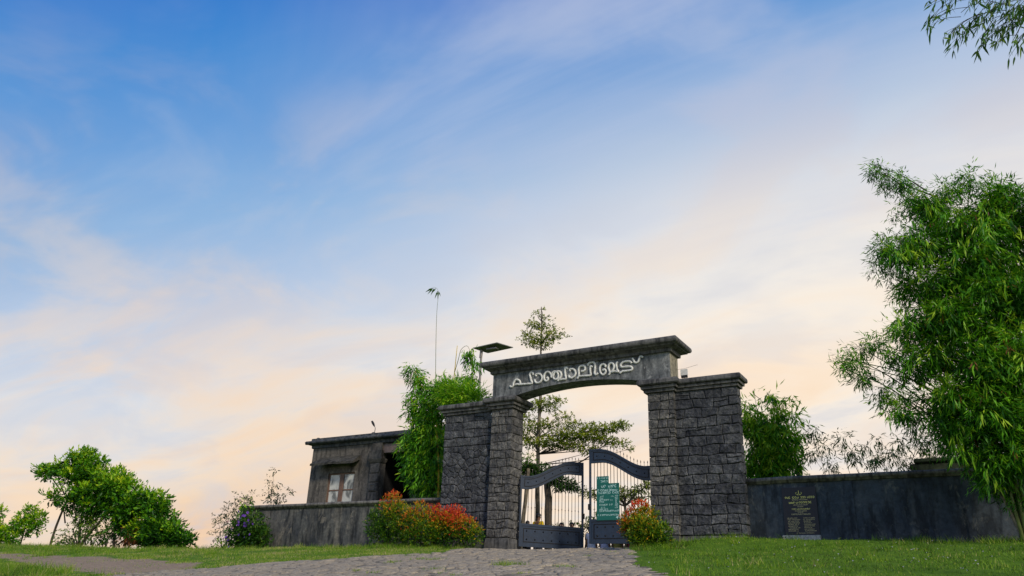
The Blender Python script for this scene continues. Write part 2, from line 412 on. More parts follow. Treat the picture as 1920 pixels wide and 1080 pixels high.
# ------------------------------------------------------------------ ground
def sm(x, a, b):
    t_ = np.clip((x - a) / (b - a), 0, 1); return t_ * t_ * (3 - 2 * t_)
def gz(x, y):
    x = np.asarray(x, dtype=float); y = np.asarray(y, dtype=float)
    s = -1.0 - y
    z = -0.155 * (0.5 * (s + np.sqrt(s * s + 0.35)) - 0.12)                 # rising towards the wall
    far = np.maximum(0, -y - 26); z = z + 0.11 * far * (1 - np.exp(-far / 20))
    z = z - 0.045 * sm(y, -7, -1) - 0.085 * sm(x, -2.4, -1.0) * (1 - sm(x, 4.3, 5.3)) * sm(y, -5, -0.8)
    z = z + 0.20 * sm(x, 5.3, 7.0) * (1 - .75 * sm(x, 7.6, 13)) * sm(y, -2.6, -0.2)
    z = z + 0.022 * np.maximum(0, -x - 17) * sm(y, -8, -1) * (1 - sm(-x, 40, 90))
    b = np.maximum(0, y - 0.75)
    drop = 0.30 * b - 0.30 * np.maximum(0, b - 2.9) + 0.07 * np.maximum(0, b - 2.9)
    leftdrop = sm(-x, 13, 19)
    drop = drop * (1 + 0.6 * leftdrop)
    z = z - drop
    z = z + 0.03 * np.sin(x * 1.3 + y * 0.7) * np.sin(y * 1.1 - x * 0.4) * sm(-np.abs(y + 5), -8, -3)
    r = np.hypot(x, y + 10)
    z = np.where(r > 45, np.maximum(z, -70) * 1.0, z)
    hill = sm(r, 40, 260)
    return z * (1 - hill) + np.minimum(z, -70) * hill
def g1(x, y): return float(gz(x, y))

def inpoly(px, py, poly):
    px = np.asarray(px); py = np.asarray(py); r = np.zeros(px.shape, bool); n = len(poly)
    for i in range(n):
        x0, y0 = poly[i]; x1, y1 = poly[(i + 1) % n]
        c = ((y0 > py) != (y1 > py)) & (px < (x1 - x0) * (py - y0) / ((y1 - y0) + 1e-12) + x0)
        r ^= c
    return r
PATH = [(-0.05, 1.6), (4.95, 1.6), (4.95, -0.6), (5.3, -2.2), (5.85, -3.9), (6.9, -6.4), (8.4, -8.9), (10.2, -12), (12.6, -17), (16.5, -24),
        (10.5, -27), (5, -18), (0.5, -13.5), (-4.4, -11.2), (-4.3, -9.6), (-2.4, -6.9), (-1.0, -5.5), (0.2, -4.1), (-0.3, -2.6), (-0.85, -1.4), (-0.95, -0.05)]
DIRT = [(-22, -3.9), (-16.5, -4.9), (-9.5, -6.2), (-5.5, -7.2), (-4.0, -8.6), (-4.2, -10.6), (-6.6, -9.8), (-9.8, -8.9), (-13.8, -7.4), (-19, -5.6), (-24, -4.6)]

def axis(lo, hi, step, far, n=26):
    a = np.arange(lo, hi + 1e-6, step)
    g = np.geomspace(step, far, n)
    return np.concatenate([lo - g[::-1], a, hi + g])
gx = axis(-34, 22, 0.30, 3000); gy = axis(-16, 6, 0.30, 3000)
GX, GY = np.meshgrid(gx, gy)
V = np.stack([GX.ravel(), GY.ravel(), gz(GX, GY).ravel()], 1)
nx, ny = len(gx), len(gy)
ii = (np.arange(ny - 1)[:, None] * nx + np.arange(nx - 1)[None, :]).ravel()
Fq = np.stack([ii, ii + 1, ii + nx + 1, ii + nx], 1)
soil = np.clip(inpoly(V[:, 0], V[:, 1], PATH).astype(float) * 1.0 + inpoly(V[:, 0], V[:, 1], DIRT) * 0.95, 0, 1.2)
ground = np_mesh('ground', V, Fq, M_GROUND, None, soil, 'soil', True)
ground['kind'] = 'structure'

# voronoi cells by half-plane clipping
def clip_poly(poly, nx_, ny_, d):
    out = []
    for i in range(len(poly)):
        a = poly[i]; b = poly[(i + 1) % len(poly)]
        da = a[0] * nx_ + a[1] * ny_ - d; db = b[0] * nx_ + b[1] * ny_ - d
        if da <= 0: out.append(a)
        if (da < 0 < db) or (db < 0 < da):
            t_ = da / (da - db); out.append((a[0] + (b[0] - a[0]) * t_, a[1] + (b[1] - a[1]) * t_))
    return out
def voronoi(seeds, R):
    S = np.array(seeds); cells = []
    for i, (x, y) in enumerate(S):
        d2 = ((S - S[i]) ** 2).sum(1); idx = np.argsort(d2)[1:22]
        poly = [(x - R, y - R), (x + R, y - R), (x + R, y + R), (x - R, y + R)]
        for j in idx:
            mx, my = (S[j] + S[i]) / 2; nx_, ny_ = S[j] - S[i]
            poly = clip_poly(poly, nx_, ny_, mx * nx_ + my * ny_)
            if len(poly) < 3: break
        cells.append(poly)
    return cells
def resample(poly, n):
    P = [Vector((*p, 0)) for p in poly]; L_ = [(P[(i + 1) % len(P)] - P[i]).length for i in range(len(P))]
    tot = sum(L_); out = []; 
    # keep the corners, add midpoints on the longest edges
    pts = [(p[0], p[1]) for p in poly]
    while len(pts) < n:
        k_ = max(range(len(pts)), key=lambda i: math.dist(pts[i], pts[(i + 1) % len(pts)]))
        a, b = pts[k_], pts[(k_ + 1) % len(pts)]
        pts.insert(k_ + 1, ((a[0] + b[0]) / 2, (a[1] + b[1]) / 2))
    return pts
def blob_stone(poly, fmap, rng, gap, h, depth, dome=0.6, tilt=0.0):
    """poly in (u,v); fmap(u,v,h)->xyz ; returns verts, faces"""
    pts = resample([p for i, p in enumerate(poly) if math.dist(p, poly[i - 1]) > 0.03] or poly, 10)
    cx_ = sum(p[0] for p in pts) / len(pts); cy_ = sum(p[1] for p in pts) / len(pts)
    n = len(pts); vs = []; tx, ty = rng.uniform(-tilt, tilt), rng.uniform(-tilt, tilt)
    def ring(inset, hh, jit):
        for (x, y) in pts:
            dx, dy = x - cx_, y - cy_; L_ = math.hypot(dx, dy) + 1e-6; s_ = max(0.05, (L_ - inset) / L_)
            X_, Y_ = cx_ + dx * s_, cy_ + dy * s_
            vs.append(fmap(X_, Y_, hh + rng.uniform(-jit, jit) + tx * (X_ - cx_) + ty * (Y_ - cy_)))
    size = math.sqrt(abs(sum(pts[i - 1][0] * pts[i][1] - pts[i][0] * pts[i - 1][1] for i in range(n))) / 2)
    ring(gap * 0.6, -depth, 0); ring(gap, h * 0.45, h * 0.15); ring(gap + size * 0.07, h * 0.95, h * 0.25); ring(size * 0.30, h * (1 + dome * 0.4), h * 0.35)
    vs.append(fmap(cx_, cy_, h * (1 + dome * 0.5) + rng.uniform(-1, 1) * h * 0.3))
    fs = []
    for r_ in range(3):
        for i in range(n):
            j = (i + 1) % n; fs.append((r_ * n + i, r_ * n + j, (r_ + 1) * n + j, (r_ + 1) * n + i))
    c_ = 4 * n
    for i in range(n): fs.append((3 * n + i, 3 * n + (i + 1) % n, c_))
    return vs, fs

# ------------------------------------------------------------------ path with its stones
rng = random.Random(5)
gy_ = np.arange(-10.9, 1.3, 0.25); seeds = []
for j, y in enumerate(gy_):
    for x in np.arange(-5, 11, 0.30):
        sx = x + (0.15 if j % 2 else 0) + rng.uniform(-.13, .13); sy = y + rng.uniform(-.11, .11)
        seeds.append((sx, sy))
cells = voronoi(seeds, 0.6)
sd = np.array(seeds); ins = inpoly(sd[:, 0], sd[:, 1], PATH)
path_v = []
pv = [(x, y, g1(x, y) + 0.004) for x, y in PATH]
mbp = MB()
# path bed: a grid sheet 4 mm above the ground, clipped to the path outline by cell
bx = np.arange(-5, 17.01, 0.3); by = np.arange(-27, 1.6, 0.3)
BX, BY = np.meshgrid(bx, by); keepc = inpoly((BX[:-1, :-1] + 0.15).ravel(), (BY[:-1, :-1] + 0.15).ravel(), PATH)
ids = (np.arange(len(by) - 1)[:, None] * len(bx) + np.arange(len(bx) - 1)[None, :]).ravel()[keepc]
PVs = np.stack([BX.ravel(), BY.ravel(), gz(BX, BY).ravel() + 0.006], 1)
k = MT('gritty path bed'); co = k.coord('World'); b_ = k.noise(co, 12, 7, 0.7)
M_BED = k.out(k.ramp(b_, [(0.3, (0.10, 0.09, 0.07)), (0.7, (0.22, 0.195, 0.15))]), 0.95, b_, 0.6, 0.02, 0, 0.1)
path = np_mesh('path', PVs, np.stack([ids, ids + 1, ids + len(bx) + 1, ids + len(bx)], 1), M_BED, None, None, smooth=True)
path['kind'] = 'structure'
pstones = []
for i, c in enumerate(cells):
    if not ins[i] or len(c) < 3: continue
    if sd[i][1] > 1.0: continue
    pstones.append((math.hypot(sd[i][0] - CAM.x, sd[i][1] - CAM.y), c))
pstones.sort(key=lambda a: a[0])
rest = MB()
for i, (d_, c) in enumerate(pstones):
    hh = rng.uniform(0.002, 0.030) * (0.5 if rng.random() < .4 else 1)
    vs, fs = blob_stone(c, lambda u, v, h: (u, v, g1(u, v) + 0.004 + h), rng, 0.016, hh, 0.012, 0.4, 0.05)
    if i < 298:
        mb = MB(); mb.add(vs, fs); mb.build('paving_stone', M_PAVE, path, True)
    else: rest.add(vs, fs)
ro = rest.build('far_paving_stones', M_PAVE, path, True); ro['kind'] = 'stuff'

# ------------------------------------------------------------------ stone gateway
W, OP, PL, PR, PD, REC, HB = 0.793, 4.884, 2.066, 1.888, 0.74, 0.171, 4.505
gateway = thing('stone_gateway', 'dark stone gateway with two clad pillars, side panels and an arched lettered beam', 'gateway', (OP / 2, 0.3, 0))
gateway.location = (0, 0, 0)

def coursed(parent, segs, zs, rng, wr, m, amp=0.013, proud=0.030, name='stone'):
    """segs: list of ((x0,y0),(x1,y1)) wall runs, outward normal on the right-hand side of travel"""
    lens = [math.dist(a, b) for a, b in segs]; total = sum(lens); cum = [0]
    for l_ in lens: cum.append(cum[-1] + l_)
    def fmap(u, v, h):
        u = min(max(u, 0), total); i = 0
        while i < len(segs) - 1 and u > cum[i + 1] + 1e-6: i += 1
        (ax, ay), (bx_, by_) = segs[i]; t_ = (u - cum[i]) / lens[i]
        dx, dy = (bx_ - ax) / lens[i], (by_ - ay) / lens[i]; nx_, ny_ = dy, -dx
        x, y = ax + (bx_ - ax) * t_, ay + (by_ - ay) * t_
        for j in range(1, len(segs)):                   # at a corner push out along both normals
            if abs(u - cum[j]) < 1e-4:
                (cx0, cy0), (cx1, cy1) = segs[j]; l2 = lens[j]
                (px0, py0), (px1, py1) = segs[j - 1]; l1 = lens[j - 1]
                n1x, n1y = (py1 - py0) / l1, -(px1 - px0) / l1; n2x, n2y = (cy1 - cy0) / l2, -(cx1 - cx0) / l2
                return (cx0 + h * (n1x + n2x), cy0 + h * (n1y + n2y), v)
        return (x + nx_ * h, y + ny_ * h, v)
    ph = [(rng.uniform(0, 6), rng.uniform(3, 7), rng.uniform(0, 6), rng.uniform(8, 14)) for _ in zs]
    def zline(k_, u):
        a = amp if 0 < k_ < len(zs) - 1 else 0
        p = ph[k_]; return zs[k_] + a * (math.sin(u * p[1] + p[0]) + 0.6 * math.sin(u * p[3] + p[2]))
    g = 0.009
    for k_ in range(len(zs) - 1):
        u = -rng.uniform(0, wr[0] * 0.6); bnd = []
        while u < total:
            if u > 0: bnd.append(u)
            u += rng.uniform(*wr)
        bnd = [0] + [b for b in bnd if b > 0.1 and b < total - 0.1] + [total]
        for i in range(1, len(bnd) - 1):
            for c_ in cum[1:-1]:
                if abs(bnd[i] - c_) < 0.12: bnd[i] = c_ + (0.13 if bnd[i] > c_ else -0.13)
        for a, b in zip(bnd[:-1], bnd[1:]):
            if b - a < 0.05: continue
            sp_ = rng.random(); cut0 = rng.uniform(.38, .62); cut1 = cut0 + rng.uniform(-.2, .2)
            for half in ((0, 1) if (sp_ < .09 and b - a > .2 and b - a < .6) else (2,)):
                def zpair(uu, half=half):
                    z0_, z1_ = zline(k_, uu), zline(k_ + 1, uu); zc = z0_ + (z1_ - z0_) * (cut0 + (cut1 - cut0) * (uu - a) / (b - a))
                    return (z0_ + g if half != 1 else zc + g * .7), (z1_ - g if half != 0 else zc - g * .7)
                sl0, sl1 = ((math.sin(a * 97 + k_) * .03) if a > 0 else 0), ((math.sin(b * 97 + k_) * .03) if b < total else 0)
                ua, ub = a + (g if a > 0 else 0), b - (g if b < total else 0)
                nu, nv = 6, 5
                us = [ua + (ub - ua) * j / (nu - 1) for j in range(nu)]
                for c_ in cum[1:-1]:
                    if ua < c_ < ub:
                        j = min(range(1, nu - 1), key=lambda q: abs(us[q] - c_)); us[j] = c_
                hh = proud * rng.uniform(0.55, 1.35); V_ = []; 
                fr = [0, 0.09, 0.5, 0.91, 1]
                us[1] = min(us[1], ua + 0.022) if not any(abs(us[1] - c_) < 1e-6 for c_ in cum) else us[1]
                us[-2] = max(us[-2], ub - 0.022) if not any(abs(us[-2] - c_) < 1e-6 for c_ in cum) else us[-2]
                tx, tz = rng.uniform(-.012, .012), rng.uniform(-.014, .014)
                for iv in range(nv):
                    for iu in range(nu):
                        uu = us[iu]; corner = any(abs(uu - c_) < 1e-6 for c_ in cum)
                        za, zb = zpair(uu)
                        edge = iv in (0, nv - 1) or iu in (0, nu - 1)
                        h = hh * 0.5 if edge else hh + rng.uniform(-.011, .013) + tx * (iu / 5 - .5) + tz * (iv / 4 - .5)
                        if iu in (0, nu - 1) and (abs(uu) < 1e-6 or abs(uu - total) < 1e-6): h = hh * 0.6
                        sk = sl0 * (1 - iu / (nu - 1)) + sl1 * iu / (nu - 1)
                        uu2 = uu if corner else uu + sk * (fr[iv] - .5) * 2
                        V_.append(fmap(uu2, za + (zb - za) * fr[iv], h))
                n0 = len(V_); border = [iu for iu in range(nu)] + [iv * nu + nu - 1 for iv in range(1, nv)] + [(nv - 1) * nu + iu for iu in range(nu - 2, -1, -1)] + [iv * nu for iv in range(nv - 2, 0, -1)]
                for q in border:
                    iu, iv = q % nu, q // nu; uu = us[iu]
                    za, zb = zpair(uu)
                    V_.append(fmap(uu, za + (zb - za) * fr[iv], -0.03))
                F_ = [(iv * nu + iu, iv * nu + iu + 1, (iv + 1) * nu + iu + 1, (iv + 1) * nu + iu) for iv in range(nv - 1) for iu in range(nu - 1)]
                nb = len(border)
                F_ += [(n0 + i, n0 + (i + 1) % nb, border[(i + 1) % nb], border[i]) for i in range(nb)]
                mb = MB(); mb.add(V_, F_); mb.build(name, m, parent, False)

def crazy(parent, x0, x1, y, z0, z1, rng, m):
    seeds = []; nz = int((z1 - z0) / 0.21)
    for j in range(nz):
        for i in range(8):
            seeds.append((x0 + (i + (0.5 if j % 2 else 0.1)) * (x1 - x0) / 7.6 + rng.uniform(-.09, .09), z0 + (j + .5) * (z1 - z0) / nz + rng.uniform(-.07, .07)))
    for c in voronoi(seeds, 0.6):
        for a in ((-1, 0, -x0 - .012), (1, 0, x1 - .012), (0, -1, -z0 - .010), (0, 1, z1 - .010)):
            if len(c) >= 3: c = clip_poly(c, *a)
        if len(c) < 3: continue
        ar = abs(sum(c[i - 1][0] * c[i][1] - c[i][0] * c[i - 1][1] for i in range(len(c)))) / 2
        if ar < 0.004: continue
        vs, fs = blob_stone(c, lambda u, v, h: (u, y - h, v), rng, 0.009, rng.uniform(.015, .035), 0.03, 0.5, 0.08)
        mb = MB(); mb.add(vs, fs); mb.build('stone', m, parent, False)

zs = [0.295 + i * (HB - 0.295) / 15 for i in range(16)]
rng = random.Random(11)
def pillar(x0, x1, segs, m, ztop=HB, zb=-0.5):
    mb = MB(); i_ = 0.028
    mb.box(x0 + i_, x1 - i_, i_, PD - i_, zb, ztop + 0.3)
    p = mb.build('pillar', M_JOINT, gateway)
    q = MB(); q.rings(x0, x1, 0, PD, [(0.05, zb), (0.045, 0.14), (0.02, 0.27), (-0.02, 0.30)]); q.build('plinth', M_CAP, p)
    coursed(p, segs, zs, rng, (0.27, 0.48), m)
    return p
PP = dict()
pil_l = pillar(-W, 0, [((-W, 0), (0, 0)), ((0, 0), (0, PD))], M_STONE_P)
pil_r = pillar(OP, OP + W, [((OP, 0), (OP + W, 0)), ((OP + W, 0), (OP + W, REC + .02))], M_STONE_P)
def panel(x0, x1, yd, cut=None):
    mb = MB(); i_ = 0.028
    mb.box(x0, x1, REC + i_, REC + yd, -0.5, HB + .3)
    p = mb.build('side_panel', M_JOINT, gateway)
    q = MB(); q.rings(x0, x1, REC, REC + yd - .002, [(0.04, -.5), (0.035, 0.14), (0.015, 0.27), (-0.02, 0.30)]); q.build('plinth', M_CAP, p)
    return p
pan_l = panel(-W - PL + .028, -W + .03, 0.42)
coursed(pan_l, [((-W - PL, REC), (-W - .004, REC))], zs[:5], rng, (0.32, 0.6), M_STONE)
crazy(pan_l, -W - PL, -W - .004, REC, zs[4] + .004, zs[11], rng, M_STONE)
coursed(pan_l, [((-W - PL, REC), (-W - .004, REC))], zs[11:], rng, (0.32, 0.6), M_STONE)
pan_r = panel(OP + W - .03, OP + W + PR - .028, 0.36)
coursed(pan_r, [((OP + W + .004, REC), (OP + W + PR, REC)), ((OP + W + PR, REC), (OP + W + PR, REC + .34))], zs, rng, (0.34, 0.66), M_STONE, 0.019, 0.032)
CAPP = [(-.02, HB - .01), (.0, HB), (.095, HB + .006), (.105, HB + .085), (.085, HB + .10), (.165, HB + .108), (.175, HB + .185), (.15, HB + .202), (.235, HB + .212), (.262, HB + .245), (.262, HB + .32), (.245, HB + .365), (.20, HB + .395), (-.05, HB + .42)]
CAPS = [(o * 0.82, HB - .004 + (z - HB) * 0.93) for o, z in CAPP]
for x0, x1, par in ((-W, 0, pil_l), (OP, OP + W, pil_r)):
    q = MB(); q.rings(x0, x1, 0, PD, CAPP); q.build('cap', M_CAP, par)
for x0, x1, yd, par in ((-W - PL, -W - .1, .42, pan_l), (OP + W + .1, OP + W + PR, .36, pan_r)):
    q = MB(); q.rings(x0, x1, REC, REC + yd, CAPS); q.build('cap', M_CAP, par)
# beam
zs0 = HB + .40; arc = [(OP / 2 + (OP / 2 - .0) * math.cos(a), zs0 + .265 * math.sin(a) ** 1.0) for a in [math.pi * i / 28 for i in range(29)]]
arc = [(x, zs0 + .27 * (1 - ((x - OP / 2) / (OP / 2)) ** 2)) for x, _ in arc]
poly = [(-W - .02, zs0), (arc[-1][0], zs0)] + [p for p in reversed(arc[1:-1])] + [(arc[0][0], zs0), (OP + W - .04, zs0), (OP + W - .04, 5.8), (-W - .02, 5.8)]
mb = MB(); mb.prism(poly, 0.0, 0.73); beam = mb.build('arch_beam', M_ARCH, gateway)
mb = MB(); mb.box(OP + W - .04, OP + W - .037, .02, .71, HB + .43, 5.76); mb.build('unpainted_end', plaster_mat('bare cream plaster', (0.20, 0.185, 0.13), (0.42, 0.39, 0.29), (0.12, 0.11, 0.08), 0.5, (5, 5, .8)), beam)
COR = [(-.05, 5.765), (.075, 5.77), (.082, 5.79), (.085, 5.865), (.10, 5.875), (.16, 5.90), (.255, 5.935), (.262, 5.965), (.285, 5.975), (.325, 5.985), (.35, 6.01), (.365, 6.05), (.365, 6.10), (.35, 6.14), (.31, 6.175), (.2, 6.195), (-.1, 6.23)]
q = MB(); q.rings(-W - .02, OP + W - .04, 0, .73, COR); q.build('cornice', M_CAP, beam)
LETTERS = [
[(-0.121,5.289),(-0.033,5.242),(0.019,5.286),(0.035,5.379),(0.085,5.456),(0.150,5.484),(0.231,5.457),(0.286,5.398),(0.301,5.338),(0.270,5.294),(0.183,5.315),(0.091,5.299)],
[(0.270,5.292),(0.408,5.291),(0.591,5.285),(0.766,5.285),(0.724,5.396),(0.691,5.506),(0.665,5.602),(0.690,5.658),(0.741,5.670),(0.788,5.635),(0.794,5.564)],
[(0.928,5.508),(0.900,5.558),(0.945,5.594),(1.022,5.590),(1.100,5.541),(1.144,5.454),(1.131,5.363),(1.068,5.291),(0.979,5.275),(0.901,5.307),(0.867,5.369),(0.879,5.408)],
[(1.314,5.406),(1.365,5.412),(1.379,5.347),(1.317,5.302),(1.246,5.350),(1.218,5.446),(1.241,5.548),(1.303,5.610),(1.367,5.620),(1.444,5.571),(1.496,5.483),(1.501,5.396),(1.516,5.504),(1.558,5.580),(1.614,5.603),(1.656,5.581)],
[(1.759,5.551),(1.709,5.584),(1.621,5.550),(1.579,5.474),(1.574,5.394),(1.625,5.331),(1.700,5.322),(1.750,5.374),(1.761,5.453),(1.735,5.537),(1.671,5.588),(1.759,5.589),(1.822,5.570),(1.860,5.511),(1.873,5.440),(1.837,5.364),(1.788,5.312),(1.745,5.243)],
[(1.801,5.286),(1.925,5.295),(2.043,5.295),(2.022,5.446),(2.008,5.597),(2.026,5.675),(2.067,5.682),(2.105,5.620)],
[(2.201,5.526),(2.190,5.583),(2.228,5.614),(2.294,5.606),(2.370,5.551),(2.403,5.466),(2.382,5.378),(2.317,5.325),(2.252,5.302),(2.187,5.330),(2.156,5.374),(2.175,5.412)],
[(2.603,5.499),(2.663,5.482),(2.727,5.509),(2.754,5.566),(2.738,5.629),(2.684,5.668),(2.608,5.673),(2.543,5.642),(2.513,5.575),(2.512,5.494),(2.523,5.412),(2.512,5.323),(2.461,5.250)],
[(2.512,5.323),(2.684,5.323),(2.935,5.315),(2.943,5.404),(2.930,5.525),(2.941,5.604),(2.973,5.616),(3.010,5.578)],
[(2.864,5.642),(2.856,5.695),(2.909,5.739),(2.984,5.755),(3.058,5.739),(3.101,5.686),(3.108,5.584),(3.097,5.465),(3.089,5.367),(3.125,5.318),(3.173,5.327),(3.205,5.368)],
[(3.459,5.522),(3.479,5.569),(3.437,5.622),(3.364,5.633),(3.301,5.591),(3.274,5.504),(3.287,5.403),(3.330,5.319),(3.393,5.282),(3.455,5.319),(3.487,5.380),(3.462,5.442),(3.410,5.448),(3.378,5.412)],
[(3.584,5.245),(3.632,5.323),(3.602,5.406),(3.580,5.488),(3.593,5.575),(3.646,5.634),(3.698,5.637),(3.749,5.596),(3.774,5.524),(3.762,5.446),(3.726,5.391),(3.671,5.327)],
[(3.671,5.327),(3.797,5.348),(3.925,5.317),(3.880,5.402),(3.861,5.493),(3.857,5.573),(3.884,5.629),(3.917,5.633)],
[(4.379,5.538),(4.362,5.580),(4.292,5.623),(4.191,5.631),(4.088,5.614),(4.016,5.563),(4.007,5.495),(4.055,5.460),(4.167,5.456),(4.288,5.447),(4.368,5.422),(4.397,5.370),(4.366,5.325),(4.285,5.313),(4.164,5.310),(4.052,5.311),(3.968,5.255)],
[(4.410,5.711),(4.444,5.648),(4.472,5.576),(4.532,5.542),(4.592,5.561),(4.634,5.634),(4.666,5.718),(4.717,5.736),(4.770,5.687)],
]
rng = random.Random(3)
for L_ in LETTERS:
    pts = [p for p in catmull([(x, -0.018, z) for x, z in L_], 5)]
    mb = MB(); n_ = len(pts)
    mb.tube(pts, [0.036 * (0.7 if i in (0, n_ - 1) else 1) * rng.uniform(.93, 1.07) for i in range(n_)], 8)
    mb.build('letter', M_LETTER, beam, True)

# ------------------------------------------------------------------ gate leaves
def make_leaf(name, label, z_low, L_=2.13, flip=1):
    """local frame: u along +X from hinge to free edge, front face towards -Y"""
    t_ = thing(name, label, 'gate', (0, 0, 0), 0, 'two leaves of the blue grey iron gate')
    def s(u): return float(sm(u / L_, 0.10, 0.80))
    top = lambda u: 2.27 + 0.60 * s(u) + (0.02 if u / L_ > .8 else 0)
    bot = lambda u: 1.84 + 0.62 * s(u)
    # lower panel
    y0, y1 = -.025, .025
    def fr(mbx, x0, x1, z0, z1, w, ya, yb):
        mbx.box(x0, x0 + w, ya, yb, z0, z1); mbx.box(x1 - w, x1, ya, yb, z0, z1)
        mbx.box(x0 + w, x1 - w, ya + .001, yb - .001, z0, z0 + w); mbx.box(x0 + w, x1 - w, ya + .001, yb - .001, z1 - w, z1)
    mb = MB(); fr(mb, 0, L_, 0.02, 0.74, .075, -.03, .03)
    mb.box(0, .06, -.028, .028, .74, 2.28); mb.box(L_ - .06, L_, -.028, .028, .74, 2.90)
    mb.build('gate_frame', M_GATE, t_)
    mb = MB(); mb.box(.07, L_ - .07, -.012, .012, .09, .67); lp = mb.build('lower_panel', M_GATE, t_)
    mb = MB(); fr(mb, .15, L_ - .15, .16, .60, .022, -.026, -.011); mb.build('moulding', M_IRON, lp)
    # band
    K = 24; us = [.05 + (L_ - .11) * i / K for i in range(K + 1)]
    mb = MB(); mb.prism([(u, bot(u)) for u in us] + [(u, top(u)) for u in reversed(us)], -.016, .016)
    band = mb.build('curved_band', M_GATE, t_)
    for f in (bot, top):
        sg = 1 if f is bot else -1
        mb = MB(); mb.prism([(u, f(u) - .002) for u in us] + [(u, f(u) + sg * .045) for u in reversed(us)][::1] if sg > 0 else [(u, f(u) - .045) for u in us] + [(u, f(u) + .002) for u in reversed(us)], -.032, .032)
        mb.build('band_rail', M_GATE, band)
    mb = MB(); us2 = [.14 + (L_ - .28) * i / K for i in range(K + 1)]
    for o0, f in ((.085, bot), (-.105, top)):
        mb.prism([(u, f(u) + o0) for u in us2] + [(u, f(u) + o0 + .02) for u in reversed(us2)], -.03, -.015)
    for u in (us2[0], us2[-1] - .02):
        mb.box(u, u + .02, -.03, -.015, bot(u) + .10, top(u) - .10)
    mb.build('moulding', M_IRON, band)
    def stud(x, z, par):
        mbs = MB(); r = .034; mbs.add([(x - r, -.012, z), (x, -.012, z - r), (x + r, -.012, z), (x, -.012, z + r), (x, -.042, z)], [(0, 1, 4), (1, 2, 4), (2, 3, 4), (3, 0, 4)])
        mbs.build('stud', M_IRON, par)
    for i in range(7):
        u = .27 + (L_ - .54) * i / 6
        stud(u, (bot(u) + top(u)) / 2, band)
        stud(u, .51, lp); stud(u, .25, lp)
    nb = 17
    for i in range(nb):
        u = .06 + (L_ - .12) * (i + 1) / (nb + 1)
        mb = MB(); mb.tube([(u, 0, .72), (u, 0, bot(u) + .02)], .0095, 6); b = mb.build('bar', M_IRON, t_)
        mb = MB(); zt = top(u)
        mb.tube([(u, 0, zt - .02), (u, 0, zt + .10)], .006, 6); mb.tube([(u, 0, zt + .08), (u, 0, zt + .105), (u, 0, zt + .17)], [.004, .016, .002], 6)
        mb.build('spear_head', M_IRON, t_)
        mb = MB(); mb.sphere((u, 0, 1.25 + .02 * (i % 2)), .019, 6, 4, (1, 1, 1.5)); mb.build('bar_knot', M_IRON, b)
    mb = MB(); mb.box(L_ - .055, L_ + .03, -.05, -.029, 1.02, 1.2); mb.build('latch', M_IRON, t_)
    for z in (.4, 2.0):
        mb = MB(); mb.tube([(-.02, 0, z - .08), (-.02, 0, z + .08)], .025, 8); mb.build('hinge', M_IRON, t_)
    return t_
leaf_r = make_leaf('gate_leaf', 'blue grey iron gate leaf carrying the green board, nearly closed', 0.1)
leaf_r.location = (4.82, .42, .10); leaf_r.scale = (-1, 1, 1)
leaf_l = make_leaf('gate_leaf', 'blue grey iron gate leaf beside the left pillar, swung partly inwards', 0.0, 2.30)
ang = math.atan2(2.3 - .5, 1.62 - .14)
leaf_l.location = (.12, .50, .05); leaf_l.rotation_euler = (0, 0, ang)
leaf_r.rotation_euler = (0, 0, 0)

# rows of tiny characters
def glyph_rows(rows, rng, fill=0.72):
    """rows: (x0, x1, z, height); returns MB of thin ribbon glyphs in XZ plane at y=0"""
    mb = MB()
    for x0, x1, z, h in rows:
        x = x0
        while x < x1:
            w = h * rng.uniform(.6, 1.15)
            if rng.random() < .13: x += w * .8; continue
            kind = rng.randrange(4); th = h * .30; n_ = 7; pts = []
            for i in range(n_):
                a = {0: -2.2, 1: .9, 2: 0, 3: 2.5}[kind] + i / (n_ - 1) * 4.6
                pts.append((x + w * .5 + w * .42 * math.cos(a), z + h * .5 + h * .45 * math.sin(a)))
            for (ax, az), (bx_, bz) in zip(pts[:-1], pts[1:]):
                dx, dz = bx_ - ax, bz - az; l_ = math.hypot(dx, dz) + 1e-6; ox, oz = -dz / l_ * th / 2, dx / l_ * th / 2
                mb.add([(ax - ox, 0, az - oz), (bx_ - ox, 0, bz - oz), (bx_ + ox, 0, bz + oz), (ax + ox, 0, az + oz)], [(0, 1, 2, 3)])
            x += w * 1.08
    return mb

sign = thing('price_board', 'green metal board of pale lettering hung on the right gate leaf', 'sign', (0, .37, 0))
mb = MB(); mb.prism([(2.965, .80), (3.72, .80), (3.72, 1.90), (3.37, 1.90), (3.37, 2.125), (2.965, 2.125)], -.012, .012)
mb.build('board', M_SIGN, sign)
rng = random.Random(8)
rows = [(2.99, 3.35, 2.045, .055), (3.05, 3.30, 1.94, .06), (3.07, 3.27, 1.775, .075), (3.36, 3.62, 1.775, .075),
        (3.0, 3.70, 1.665, .062), (3.02, 3.70, 1.585, .062), (3.06, 3.18, 1.49, .042), (3.40, 3.52, 1.49, .03), (3.06, 3.17, 1.435, .042), (3.06, 3.35, 1.38, .042), (3.42, 3.5, 1.38, .03), (3.06, 3.2, 1.325, .042),
        (3.06, 3.5, 1.235, .045), (3.06, 3.22, 1.155, .04), (3.06, 3.32, 1.105, .04), (3.06, 3.68, 1.05, .048), (3.0, 3.68, .93, .045)]
rows += [(3.58, 3.66, 1.50 - i * .05, .036) for i in range(8)]
g = glyph_rows(rows, rng); o = g.build('lettering', M_SIGNTXT, sign); o.location = (0, -.015, 0); o['kind'] = 'stuff'
mb = MB(); mb.add([(3.60, -.015, .88), (3.69, -.015, .93), (3.67, -.015, .83)], [(0, 2, 1)]); mb.build('arrow_mark', M_SIGNTXT, sign)
